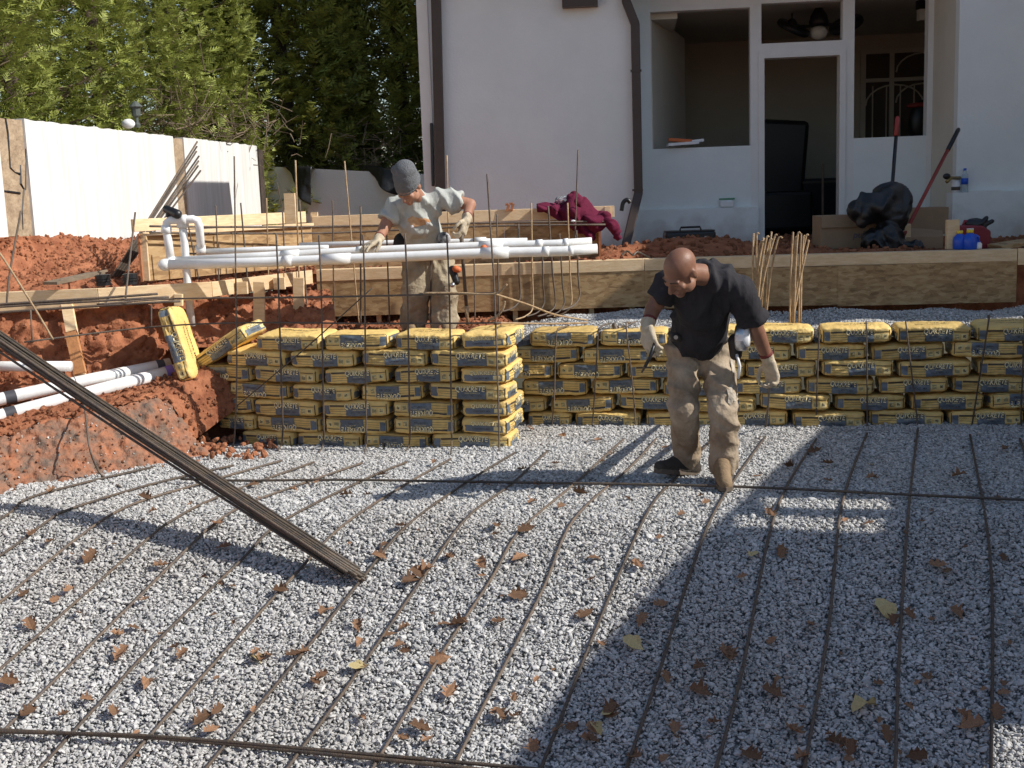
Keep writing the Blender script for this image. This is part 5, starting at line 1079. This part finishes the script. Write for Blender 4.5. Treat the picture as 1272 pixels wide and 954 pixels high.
sh = rpart('tshirt', s, 'tee_grey', gm, .008, 3, drape(folds(.022, 9., (1, .6, .38), 7.), .017, .85, .55, 75., 2.))
# printed picture on the shirt: an orange shape with two pale dots
bpy.context.view_layer.update()
def tree_of(o, root): return BVHTree.FromPolygons([root.matrix_world @ v.co for v in o.data.vertices], [tuple(p.vertices) for p in o.data.polygons])
tree = tree_of(sh, gm); root_ = gm
def decal(name, mt, outline, lift):
    v = []; cx_ = sum(p[0] for p in outline)/len(outline); cy_ = sum(p[1] for p in outline)/len(outline); n = len(outline); R3 = 5
    for r in range(R3+1):
        for (x, y) in outline:
            px, py = cx_+(x-cx_)*r/R3, cy_+(y-cy_)*r/R3; d = ray(px, py).normalized(); hit, nn, _, _ = tree.ray_cast(CAM, d)
            v.append((hit if hit else P(px, py, 9.0))-d*lift)
    f = [(r*n+i, r*n+(i+1) % n, (r+1)*n+(i+1) % n, (r+1)*n+i) for r in range(R3) for i in range(n)]
    MB().add(v, f).build(name, mt, root_, True)
decal('shirt_print', 'print_or', [(506, 272), (512, 268), (520, 271), (528, 271), (535, 273), (534, 277), (528, 279), (520, 281), (512, 283), (508, 280)], .004)
for x, y in ((512, 281.5), (531, 277.5)): decal('shirt_print_dot', 'white', [(x+2*math.cos(a), y+2*math.sin(a)) for a in [k*.785 for k in range(8)]], .006)
tree = tree_of(tro, bm_); root_ = bm_
for pl_ in ([(907, 446), (911, 446), (914, 456), (913, 466), (909, 462)], [(903, 484), (906, 480), (909, 476), (911, 480), (910, 487), (913, 489), (917, 488), (918, 494), (915, 499), (911, 498), (908, 504), (904, 500), (905, 492)]): decal('torn_lining', 'cream', pl_, .006)
t = MB(); trousers(t, K['hipR'], K['knR'], K['anR'], (.112, .104, .092)); trousers(t, K['hipL'], K['knL'], K['anL'], (.105, .100, .095)); t.cap(K['hipR'], K['hipL'], .112, .112); t.cap(K['pel']+Vector((-.05, 0, 0)), K['wst']+Vector((-.03, 0, 0)), .10, .112, flat1=True); t.cap(K['pel']+Vector((.05, 0, 0)), K['wst']+Vector((.03, 0, 0)), .10, .112, flat1=True)
rpart('trousers', t, 'khaki2', gm, .010, 2, drape(folds(.017, 9., (1.1, 1.1, .7), 5.), .015, -.5, .85, 60., 8.))
m = MB(); m.cap(P(500, 300, 9.36), P(497, 309, 9.36), .07, .06); m.build('waist_jacket', 'tee_black', gm, True)
m = MB(); m.cap(P(551, 297, 9.24), P(549, 309, 9.24), .055, .05); m.build('tied_shirt', 'plaid', gm, True)
glove(gm, K, 'R', P(457, 305, 8.86)-K['wrR'], Vector((.1, 0, -1)), -1, curl=.35, spread=1.15, k=1.08); glove(gm, K, 'L', P(574, 292, 8.95)-K['wrL'], Vector((-.9, .2, -.1)), 1, curl=1.1, k=1.12)
shoe(gm, P(513, 408, 9.5), P(510, 413, 9.22), Vector((0, 0, 1)), 'shoe_t', k=1.1); shoe(gm, P(553, 408, 9.45), P(555, 413, 9.17), Vector((0, 0, 1)), 'shoe_t', k=1.1)
ham = thing('drill', 'cordless tool with red collar hanging at the beanie man\'s hip', 'drill', P(565, 350, 9.2)); MB().cap(P(562, 335, 9.2), P(567, 350, 9.18), .032, .026).build('body', 'black', ham, True); MB().cap(P(566, 334, 9.16), P(569, 335, 9.16), .026, .024).build('collar', 'orange', ham, True); MB().cap(P(563, 352, 9.18), P(562, 354, 9.15), .018, .02).build('chuck', 'steel', ham, True)
dg_ = thing('digging_bar', 'dark digging bar gripped by the beanie man\'s glove', 'bar', P(581, 404, 9.0)); MB().tube([P(573, 286, 8.96), P(574, 310, 8.98), P(577, 350, 9.0), P(580, 390, 9.02)], [.017, .014, .013, .013], 10).build('shaft', 'rebardark', dg_, True); MB().cap(P(572.5, 282, 8.96), P(573, 296, 8.97), .020, .018).build('grip', 'twig', dg_, True); MB().tube([P(579.5, 380, 9.01), P(581, 404, 9.02)], [.017, .012], 8).build('tip', 'rebarlit', dg_, True)

# ================================================================== THINGS ON THE TERRACE
# maroon fleece over the end of the raised form
top = [(667, 257), (684, 252), (700, 251), (709, 243), (716, 242), (728, 250), (744, 263), (758, 271)]
bot = [(668, 260), (684, 266), (696, 273), (709, 283), (722, 290), (736, 297), (743, 287), (757, 276)]
r0 = [P(x, y+2, 10.95) for x, y in top]; r1 = [P(x, y, 10.66-.03*math.sin(i*2.1)) for i, (x, y) in enumerate(top)]; r2 = [P(x*.5+a*.5, y*.5+b_*.5, 10.55-.05*math.sin(i*2.6)) for i, ((x, y), (a, b_)) in enumerate(zip(top, bot))]; r3 = [P(x, y, 10.60-.04*math.sin(i*3.1)) for i, (x, y) in enumerate(bot)]
fl_ = thing('fleece_jacket', 'maroon fleece jacket thrown over the end of the raised form', 'jacket', P(715, 280, 10.6))
m = loft([r0, r1, r2, r3], 90, [8, 20, 20], .012, 6., 2.)
for i_, p in enumerate(m.v):
    u_ = (i_ % 90)/89; w_ = (i_//90)/48; ph = u_*30+5*noise.noise(Vector((u_*3, w_*2.5, 1)))+w_*5; m.v[i_] = p + Vector((0, -.055*(abs(math.sin(ph*.5))**.6-.5)*min(1, w_*2), .012*math.sin(ph)))
o = m.build('body', 'maroon', fl_, True); sd = o.modifiers.new('s', 'SOLIDIFY'); sd.thickness = .012
g = MB().cap(P(752, 270, 10.6), P(762, 281, 10.56), .045, .04).cap(P(762, 281, 10.56), P(767, 293, 10.58), .04, .034); rpart('sleeve', g, 'maroon', fl_, .010, 2, folds(.02, 14.)); g = MB().cap(P(709, 246, 10.62), P(717, 251, 10.6), .03, .045); rpart('hood', g, 'maroon', fl_, .01, 2, folds(.02, 14.)); MB().ell(P(712, 274.5, 10.48), (.02, .008, .01)).build('logo_patch', 'white', fl_, True)
gl = thing('crumpled_bottle', 'clear crumpled bottle lying on the maroon fleece', 'bottle', P(697, 251, 10.62)); MB().cap(P(694, 249, 10.62), P(700, 248, 10.66), .034, .036).build('body', 'water', gl, True); MB().lathe(P(702, 248, 10.67), [(.013, 0), (.013, .02)], 8).build('cap', 'white', gl)
for px, py, lab in ((631, 258, 'rusty steel clamp upright on the raised form rail'), (636.5, 257, 'second rusty steel clamp beside the first on the rail')):
    single('form_clamp', lab, 'clamp', MB().box(P(px, py, 10.72), (.025, .03, .06), Matrix.Rotation(.3, 3, 'Y')).box(P(px-1.5, py-4, 10.72), (.03, .02, .02)), 'osbedge', P(px, py+3, 10.72))
tl = thing('tool_case', 'black plastic tool case half buried in soil by the house', 'case', P(855, 300, 11.6)); c = P(856, 295, 11.6); MB().box(c, (.48, .22, .115)).build('shell', 'black', tl, bevel=.02); MB().box(c+Vector((0, 0, .063)), (.46, .21, .012)).build('lid', 'black', tl); MB().tube([c+Vector((-.10, -.09, .07)), c+Vector((-.09, -.09, .10)), c+Vector((.09, -.09, .10)), c+Vector((.10, -.09, .07))], .010, 6).build('handle', 'black', tl)
for dx in (-.15, .15): MB().box(c+Vector((dx, -.113, -.005)), (.04, .012, .035)).build('latch', 'steel', tl)
def carton(name, lab, c, dim, rz, flaps=True, ink=False):
    t = thing(name, lab, 'box', c-Vector((0, 0, dim[2]/2))); rm = Matrix.Rotation(rz, 3, 'Z'); MB().box(c, dim, rm).build('body', 'card', t, bevel=.004)
    if flaps:
        MB().box(c+rm @ Vector((0, -dim[1]/2-.012, dim[2]/2-.05)), (dim[0]*.98, .006, .11), rm @ Matrix.Rotation(-.12, 3, 'X')).build('flap', 'card', t)
    if ink:
        vs, fs = text_mesh('pulcan', .085, .002, .15); m = MB().add([c+rm @ Vector((p.x+.09, -dim[1]/2-.003, p.y-.03)) for p in vs], fs); m.build('box_lettering', 'cardink', t)
    return t
carton('cardboard_box', 'wide cardboard box with printed word beside the black plastic bag', P(1056, 287, 11.3), (.62, .4, .30), -.06, True, True); carton('cardboard_box', 'tall brown cardboard box behind the leaning red shovel', P(1146, 274, 11.7), (.40, .3, .25), -.04, False); carton('cardboard_box', 'flat pale carton lying below the tall brown box', P(1142, 301, 11.1), (.34, .25, .115), .05, False)
m = loft([[P(1130, 284, 11.45), P(1150, 285, 11.45), P(1170, 287, 11.45)], [P(1130, 294, 11.1), P(1152, 297, 11.1), P(1172, 296, 11.1)]], 8, [4], .0); single('cardboard_sheet', 'loose cardboard flap lying between the two cartons', 'cardboard', m, 'card', P(1150, 292, 11.3)).modifiers.new('s', 'SOLIDIFY').thickness = .006
# black plastic bag draped over a tool
g = MB(); g.ell(P(1092, 258, 10.9), (.27, .19, .13), Matrix.Rotation(.12, 3, 'Y'), 24, 14); g.ell(P(1106, 250, 10.9), (.17, .15, .15)); g.ell(P(1072, 264, 10.85), (.12, .12, .10)); g.cap(P(1108, 262, 10.9), P(1104, 285, 10.85), .15, .10); g.cap(P(1104, 280, 10.85), P(1100, 304, 10.8), .10, .16); g.cap(P(1100, 302, 10.8), P(1145, 307, 10.7), .07, .03); g.cap(P(1095, 290, 10.85), P(1080, 300, 10.8), .06, .08); g.ell(P(1070, 275, 10.8), (.05, .05, .05))
me = remesh(g, .012, 3, folds(.045, 8., (1, 1, .6), 2.)); o = link('plastic_bag', me, 'tarp', None, True); tag(o, 'black plastic bag draped like a hood over a post', 'bag')
def shovel(lab, a, b, gm_, hm, gripf=.2, blade=True):
    t = thing('shovel', lab, 'shovel', a); d = (b-a).normalized(); q = a.lerp(b, 1-gripf); MB().tube([a, q], .017, 10).build('shaft', hm, t, True); MB().tube([q-d*.01, b-d*.02, b], [.021, .021, .014], 10).build('grip', gm_, t, True)
    if blade:
        sdd = d.cross(Vector((0, -1, .2))).normalized(); m = MB(); v = [a+sdd*x-d*y for x, y in ((-.03, -.05), (.03, -.05), (.08, .0), (.075, .12), (0, .2), (-.075, .12), (-.08, 0))]; m.add(v, [tuple(range(7))]); o = m.build('blade', 'rebardark', t); o.modifiers.new('s', 'SOLIDIFY').thickness = .004
shovel('shovel with red shaft and black grip leaning by the tall cardboard box', P(1119, 299, 10.9), P(1191, 160, 12.0), 'black', 'redh', .2); shovel('tool with black shaft and red tip rising behind the plastic bag', P(1106, 262, 11.2), P(1115, 145, 11.6), 'redh', 'black', .2, False)
single('wood_block', 'pale pine block standing on the form edge beside the blue jugs', 'block', MB().box(P(1183, 291, 9.82), (.10, .05, .235)), 'lumber', P(1183, 308, 9.82), bevel=.004); single('wood_block', 'short pine block tucked behind the foot of the red shovel', 'block', MB().box(P(1122, 292, 11.0), (.12, .06, .20)), 'lumber', P(1122, 305, 11.0), bevel=.004)
def jug(lab, q, k=1.):
    t = thing('blue_jug', lab, 'jug', q); MB().lathe(q, [(.052*k, 0), (.058*k, .01*k), (.060*k, .075*k), (.052*k, .105*k), (.028*k, .128*k), (.024*k, .136*k)], 16).build('body', 'bluep', t, True); MB().lathe(q+Vector((0, 0, .134*k)), [(.027*k, 0), (.027*k, .022*k), (.022*k, .026*k)], 14).build('cap', 'yellow', t, True)
    MB().tube([q+Vector((.03*k, -.02, .118*k)), q+Vector((.062*k, -.02, .10*k)), q+Vector((.06*k, -.02, .06*k))], .010*k, 6).build('handle', 'bluep', t, True)
jug('blue jug with yellow cap next to the pine block', P(1192, 309.5, 9.78), .93); jug('larger blue jug with yellow cap before the maroon can', P(1204.5, 310, 9.74), 1.); q = P(1215.5, 309, 9.72); wj = thing('small_bottle', 'small white bottle with blue cap beside the larger blue jug', 'bottle', q); MB().lathe(q, [(.024, 0), (.026, .01), (.026, .04), (.012, .055)], 12).build('body', 'white', wj, True); MB().lathe(q+Vector((0, 0, .05)), [(.014, 0), (.014, .012)], 10).build('cap', 'bluep', wj)
gc = thing('fuel_can', 'maroon plastic fuel can behind the blue jugs', 'can', P(1208, 305, 10.1)); c = P(1208, 295, 10.15)
m = MB(); pr = [(-.13, -.10), (.13, -.10), (.135, .05), (.06, .10), (-.03, .105), (-.13, .105)]; n = len(pr); v = [c+Vector((x, y, z)) for y in (-.06, .06) for x, z in pr]; m.add(v, [tuple(range(n)), tuple(range(2*n-1, n-1, -1))]+[(i, n+i, n+(i+1) % n, (i+1) % n) for i in range(n)]); m.build('body', 'redp', gc, bevel=.015); MB().tube([c+Vector((-.08, -.0, .10)), c+Vector((-.07, 0, .135)), c+Vector((.02, 0, .135)), c+Vector((.04, 0, .10))], .014, 8).build('handle', 'redp', gc, True); MB().box(c+Vector((-.045, -.064, .066)), (.055, .01, .028)).build('grip_gap', 'white', gc)
g = MB(); g.ell(P(1211, 278, 10.15), (.085, .05, .045)); g.cap(P(1220, 277, 10.12), P(1226, 270, 10.12), .018, .016); g.cap(P(1222, 280, 10.12), P(1232, 275, 10.12), .018, .017); g.cap(P(1222, 285, 10.12), P(1227, 291, 10.12), .025, .022); me = remesh(g, .008, 2, folds(.008, 12.)); tag(link('work_glove', me, 'black', None, True), 'black work gloves lying on top of the maroon fuel can', 'gloves')
single('board_offcut', 'short strand-board offcut lying at the right end of the form', 'board', MB().box(P(1258, 303, 9.9), (.30, .3, .03), Matrix.Rotation(-.12, 3, 'Y')), 'osb', P(1258, 306, 9.9)); single('rag', 'crumpled scrap of wire and rag on the form edge left of the bald man', 'scrap', MB().tube(smoothpts([P(772, 317, 10.0), P(779, 312, 10.05), P(786, 317, 9.98), P(792, 313, 10.02), P(803, 318, 10.0), P(812, 323, 9.95)], 5), .008, 5), 'rebardark', P(790, 318, 10.0))
single('wire_stub', 'bent black cable end sticking up beside the downspout', 'cable', MB().tube(smoothpts([P(772, 262, 12.6), P(774, 252, 12.6), P(779, 248, 12.6), P(783, 252, 12.6)], 4), .022, 6), 'black', P(772, 262, 12.6), True)

# nozzle-ended hose bit lying on the long wall
ham2 = thing('hammer', 'hammer with worn handle lying on top of the long bag wall', 'hammer', P(775, 408, 8.75)); MB().tube([P(764, 407, 8.72), P(800, 403, 8.85)], .013, 8).build('handle', 'twig', ham2, True); MB().cap(P(763, 404, 8.72), P(765, 411, 8.70), .019, .019).build('hammer_head', 'rebardark', ham2, True)

# ================================================================== ADDED SHADOW SCREEN (unseen, right of the frame): shaped to cast the broad shadow
scn = thing('shadow_screen', 'unseen board screen added beside the pool dig to cast the broad shadow', 'screen', (5.0, 5.5, 1.0))
XS = 5.0
def up_sun(p): t_ = (XS-p.x)/SUND.x; return p+SUND*t_
edge = [up_sun(PG(x, y)) for x, y in ((1016, 536), (950, 592), (885, 652), (815, 722), (745, 800), (690, 862), (635, 940), (560, 1040))]    # y, z of the screen's top edge
edge = sorted([(p.y, p.z) for p in edge])
def topz(y):
    if y <= edge[0][0]: return edge[0][1]+.1
    for (a, za), (b_, zb) in zip(edge, edge[1:]):
        if y <= b_: return za+(zb-za)*(y-a)/(b_-a)
    return edge[-1][1]-(y-edge[-1][0])*.35
gap = []
for (xa, ya, xb, yb) in ((940, 622, 1098, 634), (905, 643, 1092, 659)):
    p0, p1 = up_sun(PG(xa, (ya+yb)/2)), up_sun(PG(xb, (ya+yb)/2)); hw = max(.075, abs(up_sun(PG((xa+xb)/2, ya)).y-up_sun(PG((xa+xb)/2, yb)).y)/2); yc = (p0.y+p1.y)/2; gap.append((yc-hw, yc+hw, min(p0.z, p1.z), max(p0.z, p1.z)))
lit = up_sun(PG(1238, 905)); yl = lit.y; zl = lit.z
y = 1.2; ysplit = sorted([g_[0] for g_ in gap]+[g_[1] for g_ in gap]+[yl])
cuts = [1.2]
while cuts[-1] < 8.25:
    nx = cuts[-1]+.15
    for s_ in ysplit:
        if cuts[-1]+.02 < s_ < nx: nx = s_
    cuts.append(nx)
for a, b_ in zip(cuts, cuts[1:]):
    yc = (a+b_)/2; zt0, zt1 = topz(a), topz(b_); spans = [(1.0 if yc > yl else zl+.05, None)]
    for g_ in gap:
        if g_[0]-.001 < yc < g_[1]+.001: spans = [(1.0, g_[2]), (g_[3], None)]
    for z0, z1 in spans:
        m = MB(); za, zb = (zt0, zt1) if z1 is None else (z1, z1)
        v = [Vector((XS+dx, yy, z)) for dx in (0, .03) for yy, z in ((a+.0, z0), (b_-.0, z0), (b_-.0, zb), (a+.0, za))]; m.add(v, [(0, 1, 2, 3), (7, 6, 5, 4), (0, 4, 5, 1), (1, 5, 6, 2), (2, 6, 7, 3), (3, 7, 4, 0)]); m.build('shadow_board', 'lumber', scn)
for yy in (1.3, 3.2, 5.9, 7.9): MB().box((XS+.085, yy, .5+topz(yy)/2-.1), (.09, .09, topz(yy)-1.1)).build('post', 'lumber', scn)

# ================================================================== FALLEN LEAVES
def leaf_mesh(seed, kind):
    r = random.Random(seed); out = []
    if kind == 'oak':
        n = 7
        for s_ in (1, -1):
            side = []
            for i in range(n):
                t_ = i/(n-1); wv = math.sin(math.pi*(.12+.80*t_))**.8*.50*(1.0 if i % 2 else .5)*r.uniform(.85, 1.15); side.append((t_+(.06 if i % 2 else 0), s_*max(.02, wv)))
            out += side if s_ == 1 else side[::-1]
        pts = [(-.25, .012)]+out[:n]+[(1.08, 0)]+out[n:]+[(-.25, -.012)]
    else:
        pts = [(-.2, .01), (.02, .12), (.2, .36), (.45, .44), (.62, .30), (.85, .26), (1.05, 0), (.86, -.24), (.62, -.32), (.42, -.43), (.2, -.33), (.02, -.12), (-.2, -.01)]
    c1, c2 = r.uniform(.4, 2.4), r.uniform(-1., 1.8); v = []
    for x, y in pts:
        z = c1*y*y*1.1 + c2*.35*(x-.4)**2 + .09*noise.noise(Vector((x*3, y*3, seed))); v.append(Vector((x-.4, y, z)))
    cl_ = [Vector((t_-.4, 0, c2*.35*(t_-.4)**2-.02)) for t_ in (0, .25, .5, .75, 1.0)]
    f = [tuple(range(len(pts)))]
    me = bpy.data.meshes.new('leaf'); me.from_pydata([tuple(p) for p in v], [], f); return me
OAK = [leaf_mesh(i, 'oak') for i in range(8)]; BRD = [leaf_mesh(40+i, 'broad') for i in range(3)]
for me in OAK: me.materials.append(M['oakleaf'])
for me in BRD: me.materials.append(M['paleleaf'])
lr = random.Random(12)
def leaf(px, py, meshes, size, label, group, name='fallen_leaf'):
    p = PG(px, py, .030); o = bpy.data.objects.new(name, lr.choice(meshes)); COL.objects.link(o); o.location = p; s_ = size
    nrm = Vector((0, -.28, 1)) if p.y < kinkY(p.x) else Vector((0, 0, 1)); q = nrm.to_track_quat('Z', 'Y'); e = Quaternion((0, 0, 1), lr.uniform(0, 6.28)); tl_ = Quaternion((1, 0, 0), lr.gauss(0, .28)) @ Quaternion((0, 1, 0), lr.gauss(0, .22))
    o.rotation_mode = 'QUATERNION'; o.rotation_quaternion = q @ tl_ @ e; o.scale = (s_, s_, s_); tag(o, label, 'leaf', group)
SPOT = [(520, 712), (530, 706), (512, 722), (640, 738), (645, 694), (380, 808), (365, 812), (392, 845), (400, 842), (318, 812), (325, 820), (222, 803), (228, 810), (150, 810), (145, 790), (165, 778), (445, 775), (448, 828), (335, 815), (270, 650), (275, 678), (320, 640), (40, 660), (60, 672), (30, 740), (40, 775), (350, 735), (404, 755), (290, 725), (253, 715), (80, 887), (35, 885), (138, 885), (250, 895), (262, 905), (270, 885), (500, 808), (545, 820), (570, 775), (556, 772), (620, 770), (595, 600), (655, 660), (665, 620), (700, 630), (745, 800), (758, 885), (765, 890), (735, 905), (710, 905), (726, 915), (738, 920), (690, 905), (620, 890), (640, 890), (615, 885), (530, 920), (520, 905), (480, 790), (500, 780), (820, 752), (825, 845), (905, 812), (900, 808), (868, 830), (870, 860), (960, 795), (960, 860), (1010, 775), (1035, 920), (1050, 925), (1060, 930), (1150, 845), (1165, 700), (1172, 708), (1190, 760), (1195, 890), (1205, 900), (1245, 850), (1250, 862), (1240, 880), (1245, 690), (1130, 765), (1110, 770), (1160, 770), (985, 580), (1030, 575), (1080, 590), (1190, 590), (1250, 560), (1245, 620), (940, 590), (760, 560), (690, 575), (720, 610), (960, 640), (1080, 650), (968, 685), (700, 540), (660, 530), (740, 545), (870, 560), (905, 535), (1010, 560), (650, 585), (540, 575), (430, 615), (395, 600), (460, 612), (310, 600), (365, 610), (250, 590), (480, 590), (180, 620), (20, 610), (60, 610), (200, 705), (100, 760), (110, 690), (830, 555), (780, 620), (850, 640), (875, 625), (720, 760), (730, 765), (790, 700), (735, 690), (800, 770), (985, 905), (930, 940), (790, 940), (660, 930), (560, 860), (450, 890), (180, 850), (110, 870), (15, 850), (600, 700), (560, 690), (470, 690), (500, 655), (615, 655), (1140, 940), (1100, 910), (1000, 940), (890, 900), (840, 905)]
for (x, y) in SPOT: leaf(x+lr.uniform(-3, 3), y+lr.uniform(-3, 3), OAK, lr.uniform(.042, .085), 'curled brown oak leaf lying on the gravel', 'fallen oak leaves on the gravel')
for k in range(95):
    x_, y_ = lr.uniform(5, 1265), lr.uniform(560, 945)
    if noise.noise(Vector((x_*.01, y_*.014, 3))) > -.12 and PG(x_, y_).x > -2.6: leaf(x_, y_, OAK, lr.uniform(.022, .05), 'small brown scrap of oak leaf on the gravel', 'small leaf scraps on the gravel')
leaf(1101, 759, BRD, .115, 'large pale yellow leaf in the shade between two floor bars', None); leaf(1075, 876, BRD, .115, 'large pale greenish leaf lying further down the shaded slope', None); leaf(787, 799, BRD, .09, 'tan leaf at the edge of the broad shadow', None); leaf(446, 829, BRD, .075, 'yellow leaf caught on a sunlit floor bar', None)
for x, y in ((740, 903), (755, 888), (318, 818), (1080, 578), (935, 690)): leaf(x, y, BRD, .06, 'small yellow leaf on the gravel', 'small yellow leaves on the gravel')
